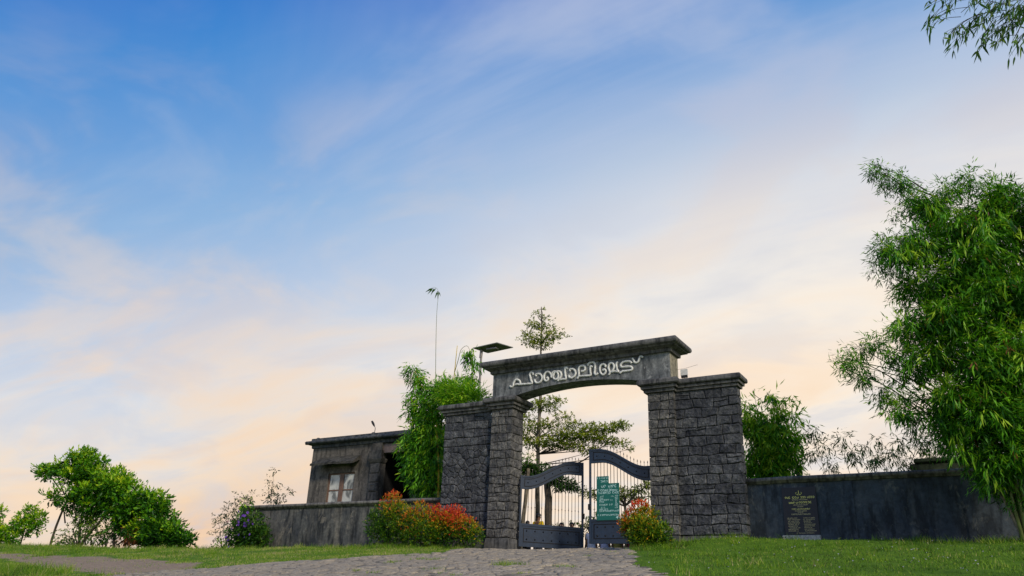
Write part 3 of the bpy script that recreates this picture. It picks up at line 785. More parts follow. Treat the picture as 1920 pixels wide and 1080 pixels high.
for x, z in ((3.0, 1.85), (3.68, 1.85), (3.0, .84), (3.68, .84)):
    mb = MB(); mb.tube([(x, -.022, z), (x, .03, z)], .008, 6); mb.build('tie', M_IRON, sign)

# ------------------------------------------------------------------ boundary walls
def wall(name, label, x0, x1, ztop, m, cy=.5, thick=.24, zb=-2.2):
    t_ = thing(name, label, 'wall', (0, 0, 0))
    n_ = 40; mb = MB()
    mb.box(x0, x1, cy, cy + thick, zb, ztop - .17); mb.build('wall_face', m, t_)
    r_ = random.Random(len(label)); mb = MB(); prof = [(-.02, 0), (.05, .0), (.055, .05), (.075, .055), (.095, .075), (.10, .10), (.10, .13), (.085, .155), (.05, .17)]
    vs = []; fs = []; K = max(8, int((x1 - x0) / .5))
    for i in range(K + 1):
        x = x0 + (x1 - x0) * i / K; dz = r_.uniform(-.007, .007); dy = r_.uniform(-.006, .006)
        ring = [(cy - o + dy, ztop - .172 + z + dz) for o, z in prof] + [(cy + thick + o + dy, ztop - .172 + z + dz) for o, z in reversed(prof)]
        vs += [(x, y, z) for y, z in ring]
    m_ = len(prof) * 2
    for i in range(K):
        for j in range(m_):
            a = i * m_ + j; b = i * m_ + (j + 1) % m_; fs.append((a, a + m_, b + m_, b))
    fs.append(tuple(range(m_))); fs.append(tuple(range(K * m_ + m_ - 1, K * m_ - 1, -1)))
    mb.add(vs, fs); mb.build('coping', M_COPING, t_, True)
    return t_
wl = wall('boundary_wall', 'weathered grey plaster boundary wall left of the gateway', -13.15, -W - PL + .05, 1.715, M_WALL_L)
wr = wall('boundary_wall', 'dark blue grey plaster boundary wall right of the gateway', OP + W + PR - .06, 19.5, 1.865, M_WALL_R)
for x in (10.15, 12.9, 15.6):
    mb = MB(); mb.box(x, x + .22, .475, .502, -.5, 1.69); mb.build('pier', M_WALL_R, wr)
for x in (-7.15,):
    mb = MB(); mb.box(x, x + .18, .482, .502, -.8, 1.54); mb.build('pier', M_WALL_L, wl)

plaque = thing('memorial_plaque', 'dark granite plaque with gold inscription on the right wall', 'plaque', (0, .46, 0))
mb = MB(); mb.box(8.54, 9.43, 0, .038, .30, 1.56); mb.build('slab', M_PLAQUE, plaque)
mb = MB(); mb.bbox(8.47, 9.45, -.06, .038, .155, .296, .012); mb.build('ledge', M_LEDGE, plaque)
def col_rows(x0, x1, zt, n_, dz, h, r_): return [(x0 + r_.uniform(0, .02), x1 - r_.uniform(0, .12), zt - i * dz, h) for i in range(n_)]
cx_ = 8.985; rng = random.Random(21)
g = glyph_rows([(cx_ - .37, cx_ + .35, 1.265, .052), (cx_ - .28, cx_ + .30, 1.13, .050), (cx_ - .22, cx_ + .24, .965, .036)], rng); o = g.build('lettering', M_GOLD, plaque); o.location = (0, -.003, 0); o['kind'] = 'stuff'
g = glyph_rows([(cx_ - .2, cx_ + .2, 1.215, .03), (cx_ - .2, cx_ + .2, 1.08, .026), (cx_ - .06, cx_ + .08, 1.035, .026), (cx_ - .22, cx_ + .24, .965, .04), (cx_ - .14, cx_ + .16, .92, .026), (cx_ - .07, cx_ + .08, .885, .026), (cx_ - .24, cx_ + .25, .83, .034)]
               + col_rows(cx_ - .36, cx_ - .03, .735, 9, .042, .026, rng) + col_rows(cx_ + .05, cx_ + .36, .735, 9, .042, .024, rng) + [(cx_ - .15, cx_ + .3, .345, .022)], rng)
o = g.build('small_lettering', M_GOLD2, plaque); o['kind'] = 'stuff'; o.location = (0, -.003, 0)
mb = MB(); mb.tube([(cx_, -.004, 1.39), (cx_, -.004, 1.475)], [.014, .006], 6)
for s_ in (-1, 1):
    mb.tube([(cx_ + s_ * .02, -.004, 1.375), (cx_ + s_ * .07, -.004, 1.38), (cx_ + s_ * .085, -.004, 1.41), (cx_ + s_ * .05, -.004, 1.43)], .006, 5)
mb.tube([(cx_ - .05, -.004, 1.36), (cx_ + .05, -.004, 1.36)], .008, 5)
mb.build('emblem', M_GOLD, plaque)

# small lamps and fittings
def bulb(x, y, z, label):
    t_ = thing('bulb_lamp', label, 'lamp', (x, y, z), 0, 'small white bulb lamps on the left side panel')
    mb = MB(); mb.sphere((0, -.06, -.05), .042, 10, 7); mb.build('bulb', M_WHITE, t_, True)
    mb = MB(); mb.tube([(0, .0, .02), (0, -.05, .02), (0, -.06, -.01)], .016, 7); mb.build('holder', M_WHITE, t_)
bulb(-.86, .165, 4.44, 'white bulb lamp under the cap in the corner beside the left pillar')
bulb(-2.92, .18, 4.36, 'white bulb lamp at the outer edge of the left side panel')
fl = thing('floodlight', 'small floodlight standing above the right side panel', 'lamp', (5.93, .45, HB + .36))
mb = MB(); mb.tube([(0, 0, 0), (0, 0, .16)], .008, 6); mb.build('bracket', M_BLACK, fl)
mb = MB(); mb.bbox(-.1, .1, -.03, .03, .15, .22, .008); mb.build('housing', M_BLACK, fl)
mb = MB(); mb.bbox(-.11, .11, -.035, .02, .222, .42, .008); mb.build('lamp_glass', M_CURT, fl)
mb = MB(); mb.tube([(5.66, .5, 5.32), (5.95, .5, 5.33), (6.35, .5, 5.40)], .004, 4); o = mb.build('cable', M_BLACK); tag(o, 'thin cable running from the beam past the floodlight', 'cable')

sl = thing('solar_street_lamp', 'solar street lamp on a thin pole behind the left pillar', 'street lamp', (-2.72, 2.0, -.3))
mb = MB(); mb.tube([(0, 0, -.3), (.02, 0, 7.82)], .042, 10); mb.build('pole', M_METAL, sl)
mb = MB(); mb.tube([(0, 0, 7.5), (0.02, 0, 7.82)], .06, 10); mb.build('collar', M_METAL, sl)
p4 = [(-.25, -.22, 7.86), (.86, -.22, 7.93), (1.22, .40, 7.87), (.06, .40, 7.80)]
mb = MB(); mb.add([*p4, *[(a, b, c + .03) for a, b, c in p4]], [(3, 2, 1, 0), (4, 5, 6, 7), (0, 1, 5, 4), (1, 2, 6, 5), (2, 3, 7, 6), (3, 0, 4, 7)]); mb.build('solar_panel', M_PANEL, sl)
mb = MB(); mb.box(.3, .75, -.1, .1, 7.77, 7.82); mb.build('lamp_head', M_METAL, sl)

# ------------------------------------------------------------------ building behind the left wall
bd = thing('stone_house', 'small grey plastered house with flat roof and window canopy behind the left wall', 'building', (0, 0, 0))
BX0, BX1, BY0, BZ = -13.02, -5.2, 4.0, 4.70
mb = MB()
wx0, wx1, wz0, wz1 = -11.90, -10.34, 2.0, 3.52      # window opening
px0 = -8.86; px1 = -7.15
mb.box(BX0, wx0, BY0, BY0 + .25, -2, BZ); mb.box(wx1, px0, BY0, BY0 + .25, -2, BZ)
mb.box(wx0, wx1, BY0, BY0 + .25, -2, wz0); mb.box(wx0, wx1, BY0, BY0 + .25, wz1, BZ)
mb.box(px1, BX1, BY0 + .02, BY0 + .25, -2, BZ)
mb.box(px0, px1, BY0 + .05, BY0 + .25, 4.24, BZ)
mb.box(BX0, BX0 + .25, BY0 + .25, BY0 + 3.5, -2, BZ); mb.box(BX1 - .25, BX1, BY0 + .25, BY0 + 3.5, -2, BZ)
mb.box(BX0 + .25, BX1 - .25, BY0 + 3.25, BY0 + 3.5, -2, BZ)
mb.build('wall', M_BUILD, bd)
mb = MB(); mb.box(BX0 + .25, BX1 - .25, BY0 + .25, BY0 + 3.25, 1.0, 1.1); mb.box(BX0 + .25, BX1 - .25, BY0 + .25, BY0 + 3.25, BZ - .1, BZ - .01)
mb.box(px0 - .3, px0 - .2, BY0 + .25, BY0 + 3, 1.1, BZ - .1); mb.box(px0 - .2, px1 + 1, BY0 + 2.2, BY0 + 2.3, 1.1, BZ - .1); mb.build('inner_wall', M_DARK, bd)
rf = MB(); rf.rings(BX0, BX1, BY0, BY0 + 3.5, [(-.05, BZ - .02), (.05, BZ), (.06, BZ + .02), (.07, BZ + .13), (.16, BZ + .15), (.24, BZ + .17), (.29, BZ + .21), (.30, BZ + .26), (.27, BZ + .31), (.18, BZ + .33), (.10, BZ + .34), (.09, BZ + .45), (-.1, BZ + .47)])
roof = rf.build('roof', M_ROOFC, bd)
for x, r_ in ((-12.85, .06), (-9.55, .07)):
    mb = MB(); mb.sphere((x, BY0 + .05, BZ + .47), r_, 9, 6, (1.6, 1.2, .8)); mb.build('roof_knob', M_ROOFC, roof)
mb = MB(); mb.tube([(BX0 - .30, BY0 - .1, BZ + .24), (BX0 - .42, BY0 - .1, BZ + .25)], .06, 10); mb.build('rain_spout', M_BUILD, roof)
# canopy over the window
mb = MB()
ct, cb = 4.27, 3.90
NX = 14; r_ = random.Random(4); vs = []; fs = []
xs = [-12.62 + (2.55) * i / NX for i in range(NX + 1)]
for i, x in enumerate(xs):
    t0 = max(-12.40, min(x, -10.12)); j = r_.uniform(-.02, .02)
    vs += [(t0, BY0 - .0, ct + j), (t0 * .5 + x * .5, BY0 - .2, (ct + cb) / 2 + .06 + j), (x, BY0 - .50, cb + .02 + j), (x, BY0 - .50, cb - .07 + j), (t0, BY0 - .0, cb + .16 + j)]
for i in range(NX):
    for q in range(5):
        a = i * 5 + q; b = i * 5 + (q + 1) % 5; fs.append((a, a + 5, b + 5, b))
fs.append((0, 1, 2, 3, 4)); fs.append(tuple(NX * 5 + q for q in (4, 3, 2, 1, 0)))
mb.add(vs, fs); mb.build('window_canopy', M_AWN, bd)
# window
wf = MB()
for x0, x1 in ((wx0, wx0 + .07), (wx1 - .07, wx1), (-11.24, -11.02)): wf.box(x0, x1, BY0 + .06, BY0 + .14, wz0, wz1)
wf.box(wx0 + .07, wx1 - .07, BY0 + .062, BY0 + .138, wz1 - .06, wz1)
for x0, x1 in ((wx0 + .07, -11.24), (-11.02, wx1 - .07)): wf.box(x0, x1, BY0 + .07, BY0 + .13, 2.76, 2.81)
win = wf.build('window', M_WOOD, bd)
for x0, x1 in ((wx0 + .071, -11.241), (-11.019, wx1 - .071)):
    for z0, z1 in ((wz0, 2.759), (2.811, wz1 - .061)):
        mb = MB(); mb.box(x0, x1, BY0 + .095, BY0 + .102, z0, z1); mb.build('pane', M_GLASS, win)
vs = []; fs = []
for i in range(31):
    x = -10.98 + .56 * i / 30; y = BY0 + .17 + .018 * math.sin(i * 1.7)
    vs += [(x, y, 2.0), (x, y, 2.80 if i % 2 else 2.78)]
for i in range(30): fs.append((i * 2, i * 2 + 2, i * 2 + 3, i * 2 + 1))
mb = MB(); mb.add(vs, fs); mb.build('curtain', M_CURT, win)
# pilaster with blocks beside the porch
mb = MB(); mb.box(-9.42, px0 + .0, BY0 - .10, BY0 + .0, -1.5, BZ - .002); mb.box(-9.50, px0 + .05, BY0 - .16, BY0 - .001, 4.02, 4.36)
mb.rings(-9.42, px0, BY0 - .1, BY0 + .15, [(0, 3.80), (.05, 3.86), (.10, 3.98), (.10, 4.02)])
pl_ = mb.build('pilaster', M_BUILD, bd)
for z0, z1 in ((3.40, 3.80), (3.02, 3.36), (2.62, 2.98), (2.2, 2.58)):
    mb = MB(); mb.bbox(-9.36, px0 - .04, BY0 - .14, BY0 - .09, z0, z1, .015); mb.build('block', M_BUILD, pl_)
mb = MB(); mb.tube([(-9.28, BY0 - .145, 2.9), (-9.0, BY0 - .145, 2.9), (-9.0, BY0 - .145, 2.68), (-9.28, BY0 - .145, 2.68), (-9.28, BY0 - .145, 2.9)], .02, 4); mb.build('carved_square', M_ROOFC, pl_)
mb = MB(); mb.box(px0 + .002, px1 - .002, BY0 + .0, BY0 + .049, 4.26, 4.62); mb.build('lintel', plain('pinkish lintel plaster', (0.20, 0.15, 0.135), 0.8), bd)
rl = thing('roof_spotlight', 'small gooseneck spotlight on the roof edge of the grey house', 'lamp', (-9.55, BY0 + .1, BZ + .5))
mb = MB(); mb.tube(catmull([(0, 0, 0), (.02, 0, .2), (-.05, 0, .33)], 4), .014, 6); mb.build('stem', M_BLACK, rl)
mb = MB(); mb.tube([(-.04, -.0, .30), (-.10, -.03, .42), (-.17, -.05, .53)], [.03, .055, .045], 8); mb.build('lamp_head', M_BLACK, rl)

mw = thing('mossy_wall', 'low mossy stone wall stub behind the right wall, under the bamboo', 'wall', (0, 0, 0))
mb = MB(); mb.bbox(11.75, 14.2, 1.6, 2.2, -1.5, 2.24, .05); mb.build('masonry', plain('mossy stone', (0.03, 0.042, 0.022), 0.95, var=0.6, scale=8), mw)
mb = MB(); mb.bbox(11.85, 13.6, 1.55, 2.25, 2.245, 2.36, .03); mb.build('capstone', plain('mossy capstone', (0.035, 0.048, 0.024), 0.95, var=0.6, scale=8), mw)

# ------------------------------------------------------------------ vegetation tools
def foliage(name, parent, m, clumps, n, L_, Wd, seed, flat=(1, 1, 1), per=6, droop=0.5, out=0.8, spread=0.5, up=0.0, tmix=None, surf=0.55, ydep=1.0, fold=0.25, twig=None, kind='stuff', vary=0.35):
    r = np.random.default_rng(seed)
    C_ = np.array([c[:4] for c in clumps], float)
    w = C_[:, 3] ** 2; w /= w.sum()
    ns = max(1, n // per); ci = r.choice(len(C_), ns, p=w)
    d = r.normal(size=(ns, 3)); d /= np.linalg.norm(d, axis=1)[:, None]
    rr = r.random(ns) ** surf * (1 + 0.12 * r.normal(size=ns))
    fl = np.array(flat, float) * np.array([1, ydep, 1])
    off = d * rr[:, None] * fl * C_[ci, 3][:, None]
    P0 = C_[ci, :3] + off
    sdir = d * out + np.array([0, 0, -droop + up]) + r.normal(size=(ns, 3)) * .35
    sdir /= np.linalg.norm(sdir, axis=1)[:, None] + 1e-9
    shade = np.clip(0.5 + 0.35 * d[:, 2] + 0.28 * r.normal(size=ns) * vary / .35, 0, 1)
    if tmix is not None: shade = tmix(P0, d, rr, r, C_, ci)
    S = np.repeat(np.arange(ns), per); k_ = len(S); j = np.tile(np.arange(per), ns)
    base = P0[S] + sdir[S] * (j[:, None] / per) * L_ * 1.5 + r.normal(size=(k_, 3)) * L_ * 0.12
    ld = sdir[S] + r.normal(size=(k_, 3)) * spread + np.array([0, 0, -droop * .6 + up])
    ld /= np.linalg.norm(ld, axis=1)[:, None] + 1e-9
    ll = L_ * r.uniform(.6, 1.25, k_)[:, None]; ww = Wd * r.uniform(.7, 1.25, k_)[:, None]
    upv = np.array([0, 0, 1.0]) + r.normal(size=(k_, 3)) * .55
    sd_ = np.cross(ld, upv); sd_ /= np.linalg.norm(sd_, axis=1)[:, None] + 1e-9
    nn = np.cross(sd_, ld)
    mid = base + ld * ll * .42 - nn * ww * fold
    V_ = np.empty((k_, 4, 3)); V_[:, 0] = base; V_[:, 1] = mid + sd_ * ww * .5; V_[:, 2] = base + ld * ll + np.array([0, 0, -1.0]) * ll * .12 * droop; V_[:, 3] = mid - sd_ * ww * .5
    b = np.arange(k_)[:, None] * 4
    F_ = np.concatenate([b + [0, 1, 2], b + [0, 2, 3]], 1).reshape(-1, 3)
    ti = np.clip(shade[S] + r.normal(size=k_) * .10, 0, 1)
    o = np_mesh(name, V_.reshape(-1, 3), F_, m, parent, np.repeat(ti, 2))
    if kind: o['kind'] = kind
    return o
def sub(cl, k_, f, seed, ys=1.0, dn=.9):
    r_ = random.Random(seed); out = []
    for c in cl:
        for q in range(k_):
            d = Vector((r_.gauss(0, 1), r_.gauss(0, 1) * ys, r_.gauss(0, 1))).normalized() * c[3] * r_.uniform(.45, dn)
            out.append((c[0] + d.x, c[1] + d.y, c[2] + d.z, c[3] * f * r_.uniform(.7, 1.3)))
    return out
def limb(name, m, pts, r0, r1, parent, n=7, wob=0.0, seed=0, smooth=True):
    r_ = random.Random(seed); P = catmull(pts, 4); mb = MB(); k_ = len(P)
    P = [p + Vector((r_.uniform(-wob, wob), r_.uniform(-wob, wob), r_.uniform(-wob, wob) * .5)) if 0 < i < k_ - 1 else p for i, p in enumerate(P)]
    mb.tube(P, [r0 + (r1 - r0) * i / (k_ - 1) for i in range(k_)], n)
    return mb.build(name, m, parent, smooth)
def twigs(name, m, parent, root, clumps, r0=.02, seed=0, sag=0.2):
    """one joined mesh of thin branches that run from the root into every clump"""
    r_ = random.Random(seed); mb = MB()
    for c in clumps:
        a = Vector(root(c) if callable(root) else root); b = Vector(c[:3]); mid = (a + b) / 2 + Vector((r_.uniform(-.2, .2), r_.uniform(-.2, .2), sag * (b - a).length * .5))
        P = catmull([a, mid, b], 4); mb.tube(P, [r0 * (1 - .75 * i / (len(P) - 1)) for i in range(len(P))], 5, False)
        for q in range(4):
            d = Vector((r_.gauss(0, 1), r_.gauss(0, 1), r_.gauss(0, .7))).normalized() * c[3] * r_.uniform(.6, 1.0)
            mb.tube([b, b + d * .5 + Vector((0, 0, .03)), b + d], [r0 * .25, r0 * .18, r0 * .08], 4, False)
    o = mb.build(name, m, parent, True); o['kind'] = 'stuff'; return o
def plant(name, label, cat, x, y, z=None, group=None):
    t_ = thing(name, label, cat, (x, y, g1(x, y) - .03 if z is None else z), 0, group)
    return t_
def settle(t_):
    """children were modelled in world coordinates: keep them there under the placed Empty"""
    inv = Matrix.Translation(-Vector(t_.location))
    for c in t_.children:
        if c.data and not c.get('_s'):
            c.data.transform(inv); c['_s'] = 1; del c['_s']

# big bamboo in front of the right wall
BIG = [(12.24,-1.50,9.82,0.27),(12.53,-1.50,9.49,0.30),(12.80,-1.50,9.01,0.33),(12.35,-1.50,9.13,0.20),(13.05,-1.50,8.54,0.33),(12.56,-1.50,8.26,0.22),(13.30,-1.50,8.09,0.41),(13.79,-1.50,8.44,0.36),(14.14,-1.50,8.74,0.33),(14.51,-1.50,8.80,0.33),(14.82,-1.50,8.56,0.35),(15.09,-1.50,8.11,0.41),(15.28,-1.50,7.62,0.47),(14.57,-1.50,7.78,0.56),(13.94,-1.50,7.48,0.62),(12.46,-1.50,7.50,0.39),(12.16,-1.50,7.17,0.38),(12.64,-1.50,7.00,0.53),(13.17,-1.50,7.19,0.53),(12.17,-1.50,6.79,0.32),(13.27,-1.50,6.28,0.67),(14.00,-1.50,6.43,0.77),(14.73,-1.50,6.72,0.77),(12.76,-1.50,6.08,0.42),(12.89,-1.50,5.34,0.60),(13.58,-1.50,5.23,0.81),(14.39,-1.50,5.37,0.84),(14.99,-1.50,5.68,0.76),(12.36,-1.50,4.99,0.43),(12.87,-1.50,4.37,0.65),(13.74,-1.50,4.12,0.89),(14.50,-1.50,4.15,0.89),(12.13,-1.50,4.19,0.50),(11.60,-1.50,4.82,0.30),(11.21,-1.50,4.73,0.30),(10.93,-1.50,4.55,0.30),(10.76,-1.50,4.21,0.23),(11.25,-1.50,4.01,0.36),(11.68,-1.50,3.55,0.38),(12.10,-1.50,3.11,0.45),(12.80,-1.50,3.17,0.73),(13.66,-1.50,2.96,0.88),(14.39,-1.50,2.89,0.88),(12.58,-1.50,2.55,0.32),(13.10,-1.50,2.26,0.52),(13.70,-1.50,1.97,0.66),(14.29,-1.50,1.81,0.66),(13.60,-1.50,1.23,0.30),(14.05,-1.50,0.95,0.38),(15.76,-1.50,7.50,0.78),(15.38,-1.50,5.48,0.91),(15.03,-1.50,3.58,0.88),(14.69,-1.50,1.78,0.72)]
bb = plant('bamboo', 'large dense bamboo clump in front of the right wall at the right edge', 'bamboo', 14.6, -1.3)
r_ = random.Random(7)
def tm_big(P, d, rr, r, C_, ci):
    return np.clip(0.40 + 0.30 * d[:, 2] + 0.24 * r.normal(size=len(ci)) + 0.20 * (r.random(len(C_))[ci] - .5), 0, 1)
core = [c for c in BIG if c[3] > .4]; edge = [c for c in BIG if c[3] <= .42]
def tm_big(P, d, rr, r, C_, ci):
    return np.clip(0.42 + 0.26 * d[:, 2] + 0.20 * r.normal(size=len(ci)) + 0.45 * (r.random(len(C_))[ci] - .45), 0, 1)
coresub = sub(core, 7, .42, 71, 1.5); edgesub = sub(edge, 4, .5, 72)
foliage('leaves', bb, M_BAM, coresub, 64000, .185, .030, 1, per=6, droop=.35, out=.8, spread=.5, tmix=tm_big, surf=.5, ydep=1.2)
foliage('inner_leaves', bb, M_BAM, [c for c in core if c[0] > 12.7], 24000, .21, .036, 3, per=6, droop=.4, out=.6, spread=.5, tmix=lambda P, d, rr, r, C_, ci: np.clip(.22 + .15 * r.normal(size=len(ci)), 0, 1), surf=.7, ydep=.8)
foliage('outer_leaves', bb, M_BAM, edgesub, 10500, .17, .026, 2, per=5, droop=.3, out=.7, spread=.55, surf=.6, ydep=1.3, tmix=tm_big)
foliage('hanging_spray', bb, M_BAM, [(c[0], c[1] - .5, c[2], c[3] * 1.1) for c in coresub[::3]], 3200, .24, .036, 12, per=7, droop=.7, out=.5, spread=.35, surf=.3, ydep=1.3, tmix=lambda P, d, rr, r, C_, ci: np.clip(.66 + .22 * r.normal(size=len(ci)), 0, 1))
foliage('dry_leaves', bb, M_BROWN, core, 500, .18, .03, 13, per=3, droop=.8, surf=.3, ydep=1.6)
roots = [(14.35 + .45 * r_.uniform(-1, 1), -1.2 + .4 * r_.uniform(-1, 1)) for _ in range(16)]
tips = [(12.0, 9.95), (12.5, 9.3), (13.3, 8.4), (14.4, 8.95), (15.0, 8.3), (12.0, 7.3), (10.7, 4.5), (11.2, 4.2), (12.3, 5.2), (13.6, 7.6), (15.6, 7.8), (16, 7), (14.2, 8), (13, 6.4), (12.4, 4.4), (15.3, 6)]
for (x, y), (tx, tz) in zip(roots, tips):
    z0 = g1(x, y) - .1
    limb('culm', M_CULM if r_.random() < .6 else M_TWIG, [(x, y, z0), (x + (tx - x) * .12, y, z0 + tz * .45), (x + (tx - x) * .45, y - .1, z0 + tz * .85), (tx, -1.5, tz + .02)], .040, .006, bb, 6, .01, 3)
for i, (x, lx) in enumerate(((14.0, -1.0), (14.25, -.8), (14.5, -.55), (14.1, -.7))):
    limb('culm', M_TRUNK2, [(x, -1.5 + .1 * i, g1(x, -1.5) - .1), (x + lx * .3, -1.5 + .1 * i, 1.0), (x + lx * .8, -1.5, 2.4)], .045, .03, bb, 7, .01, i)
twigs('branches', M_TWIG, bb, lambda c: (14.3 + (c[0] - 14.3) * .45, -1.4, c[2] - .5 * abs(c[0] - 14.3)), BIG, .022, 5, .15)
settle(bb)

# overhanging bamboo spray in the upper right corner, nearer to the camera
OVER = [(13.96,-11.43,6.64,0.10),(13.94,-11.43,6.40,0.11),(14.07,-11.44,6.10,0.11),(14.10,-11.44,5.94,0.08),(14.11,-11.44,6.67,0.10),(14.34,-11.45,6.17,0.13),(14.48,-11.46,6.44,0.17),(14.57,-11.47,6.16,0.15),(14.73,-11.49,6.32,0.19),(14.81,-11.50,6.04,0.18),(14.97,-11.52,6.19,0.19),(14.53,-11.47,5.89,0.11),(14.42,-11.46,5.74,0.07),(14.72,-11.49,5.90,0.13),(14.80,-11.49,5.50,0.09),(14.91,-11.51,5.89,0.15),(14.63,-11.48,5.75,0.07)]
ob = plant('bamboo', 'arching bamboo culms whose leafy tips hang into the upper right corner', 'bamboo', 17.6, -11.0)
r_ = random.Random(9)
for i, (tx, tz) in enumerate(((13.9, 6.75), (14.3, 6.45), (14.8, 5.7), (14.6, 6.8))):
    limb('culm', M_CULM, [(17.4 + .15 * i, -11.1 + .1 * i, g1(17.4, -11) - .1), (17.1 + .1 * i, -11.2, 4.0), (16.2, -11.35, 7.2 - .2 * i), (15.2, -11.4, tz + .55), (tx, -11.45, tz)], .035, .004, ob, 6, .005, i)
over_tw = MB(); leafspecs = []
for c in OVER:
    for q in range(max(4, int(c[3] * 46))):
        a = Vector((c[0] + r_.uniform(.2, .5), c[1] + r_.uniform(-.2, .2), c[2] + r_.uniform(.10, .35)))
        b = Vector(c[:3]) + Vector((r_.gauss(0, .5), r_.gauss(0, .8), r_.gauss(0, .5))) * c[3]
        P = catmull([a, (a + b) / 2 + Vector((0, 0, .05)), b], 3); over_tw.tube(P, [.005, .0045, .004, .0035, .003, .0025, .002][:len(P)], 4, False)
        for k_ in range(r_.randint(4, 7)):
            p = P[-1] if k_ < 2 else P[-1 - r_.randint(1, 3)]
            dr = ((b - a).normalized() * .5 + Vector((r_.gauss(0, .5), r_.gauss(0, .5), -.75 + r_.gauss(0, .25)))).normalized()
            leafspecs.append((p, dr, r_.uniform(.10, .19)))
over_tw.build('branches', M_TWIG, ob, True)['kind'] = 'stuff'
r_.shuffle(leafspecs)
def leaf_verts(p, dr, L_, w=.17, mb=None):
    sd2 = dr.cross(Vector((r_.gauss(0, .6), r_.gauss(0, .6), 1))).normalized(); nn = sd2.cross(dr); w = L_ * w
    vs = [p, p + dr * L_ * .3 + sd2 * w * .5, p + dr * L_ * .3 + nn * w * .12, p + dr * L_ * .3 - sd2 * w * .5, p + dr * L_ * .65 + sd2 * w * .38 + Vector((0, 0, -.02 * L_)), p + dr * L_ * .65 - sd2 * w * .38 + Vector((0, 0, -.02 * L_)), p + dr * L_ + Vector((0, 0, -.1 * L_))]
    return vs, [(0, 1, 2), (0, 2, 3), (1, 4, 2), (2, 4, 5), (2, 5, 3), (4, 6, 5)]
def tinted(o, val):
    a = o.data.attributes.new('tint', 'FLOAT', 'FACE'); a.data.foreach_set('value', [val] * len(o.data.polygons))
rest = MB()
for i, (p, dr, L_) in enumerate(leafspecs):
    vs, fs = leaf_verts(p, dr, L_)
    if i < 290:
        mb = MB(); mb.add(vs, fs); o = mb.build('leaf', M_BAM_D, ob); tinted(o, r_.uniform(.15, 1))
    else: rest.add(vs, fs)
if rest.v:
    o = rest.build('small_leaves', M_BAM_D, ob); tinted(o, .5); o['kind'] = 'stuff'
settle(ob)

# bamboo behind the left side panel
BL = [ (-5.86,1.70,7.08,0.20),(-5.67,1.70,6.79,0.22),(-5.38,1.70,6.53,0.22),(-5.55,1.70,6.16,0.19),(-5.66,1.70,5.91,0.22),(-5.16,1.70,6.16,0.21),(-4.64,1.70,6.23,0.26),(-4.27,1.70,6.34,0.21),(-3.87,1.70,6.15,0.25),(-5.24,1.70,5.69,0.34),(-4.68,1.70,5.74,0.38),(-4.09,1.70,5.79,0.38),(-3.51,1.70,5.78,0.33),(-5.33,1.70,5.27,0.34),(-4.80,1.70,5.12,0.47),(-4.29,1.70,5.18,0.38),(-5.15,1.70,4.73,0.38),(-4.57,1.70,4.58,0.46),(-5.35,1.70,4.22,0.43),(-4.82,1.70,3.98,0.50),(-4.27,1.70,4.04,0.37),(-5.56,1.70,3.72,0.34),(-5.02,1.70,3.48,0.50),(-4.38,1.70,3.34,0.46),(-5.28,1.70,2.99,0.38),(-4.71,1.70,2.86,0.50),(-4.15,1.70,2.73,0.37),(-4.91,1.70,2.41,0.33),(-4.36,1.70,2.31,0.33),(-5.81,1.70,4.09,0.17),(-5.92,1.70,3.89,0.17),(-5.86,1.70,5.32,0.13) ]
BTOP = [ (-3.51,0.90,5.58,0.28),(-3.03,0.90,5.65,0.28),(-2.61,0.90,5.49,0.28),(-2.23,0.90,5.37,0.24),(-1.87,0.90,5.25,0.18),(-1.59,0.90,5.15,0.10),(-2.83,0.90,5.27,0.24),(-2.40,0.90,5.19,0.20),(-3.25,0.90,5.31,0.24) ]
BHANG = [(-2.95,1.50,7.32,0.24),(-2.67,1.50,6.85,0.20),(-2.81,1.50,6.34,0.24),(-2.85,1.50,5.93,0.18)]
bl = plant('bamboo', 'leafy bamboo with yellow stems rising between the grey house and the gateway', 'bamboo', -4.2, 1.6)
tm_bl = lambda P, d, rr, r, C_, ci: np.clip(.50 + .30 * d[:, 2] + .22 * r.normal(size=len(ci)), 0, 1)
foliage('leaves', bl, M_BAM, BL, 13500, .24, .046, 21, per=5, droop=.6, out=.7, spread=.5, surf=.5, tmix=tm_bl)
foliage('top_leaves', bl, M_BAM, BTOP, 3600, .27, .036, 22, per=6, droop=.05, out=.8, spread=.4, surf=.6, tmix=lambda P, d, rr, r, C_, ci: np.clip(.75 + .2 * r.normal(size=len(ci)), 0, 1))
foliage('hanging_leaves', bl, M_BAM, BHANG, 560, .22, .05, 23, per=5, droop=.8, out=.4, spread=.5, surf=.6)
r_ = random.Random(40)
for (x, z, dx, dz, L_) in ((-5.05, 10.42, -.9, -.25, .42), (-5.0, 10.42, -.75, -.55, .40), (-4.95, 10.40, -.5, -.8, .36), (-4.75, 10.25, -.45, -.9, .38), (-4.72, 10.22, -.1, -1, .36), (-4.85, 10.38, -.8, -.6, .33), (-4.70, 10.2, .35, -.9, .26)):
    dr = Vector((dx, .1, dz)).normalized(); sd2 = Vector((-dz, .5, dx)).normalized(); p = Vector((x, 1.6, z)); w = L_ * .09
    mb = MB(); mb.add([p, p + dr * L_ * .35 + sd2 * w, p + dr * L_, p + dr * L_ * .35 - sd2 * w], [(0, 1, 2), (0, 2, 3)]); o = mb.build('whip_leaf', M_BAM_D, bl)
    a_ = o.data.attributes.new('tint', 'FLOAT', 'FACE'); a_.data.foreach_set('value', [r_.uniform(.1, .5)] * 2)
z0 = g1(-4.3, 1.6) - .1
limb('culm', M_CULM_Y, [(-4.02, 1.6, z0), (-4.02, 1.6, 2.2), (-4.3, 1.6, 4.5), (-4.49, 1.6, 6.1)], .045, .025, bl, 7)
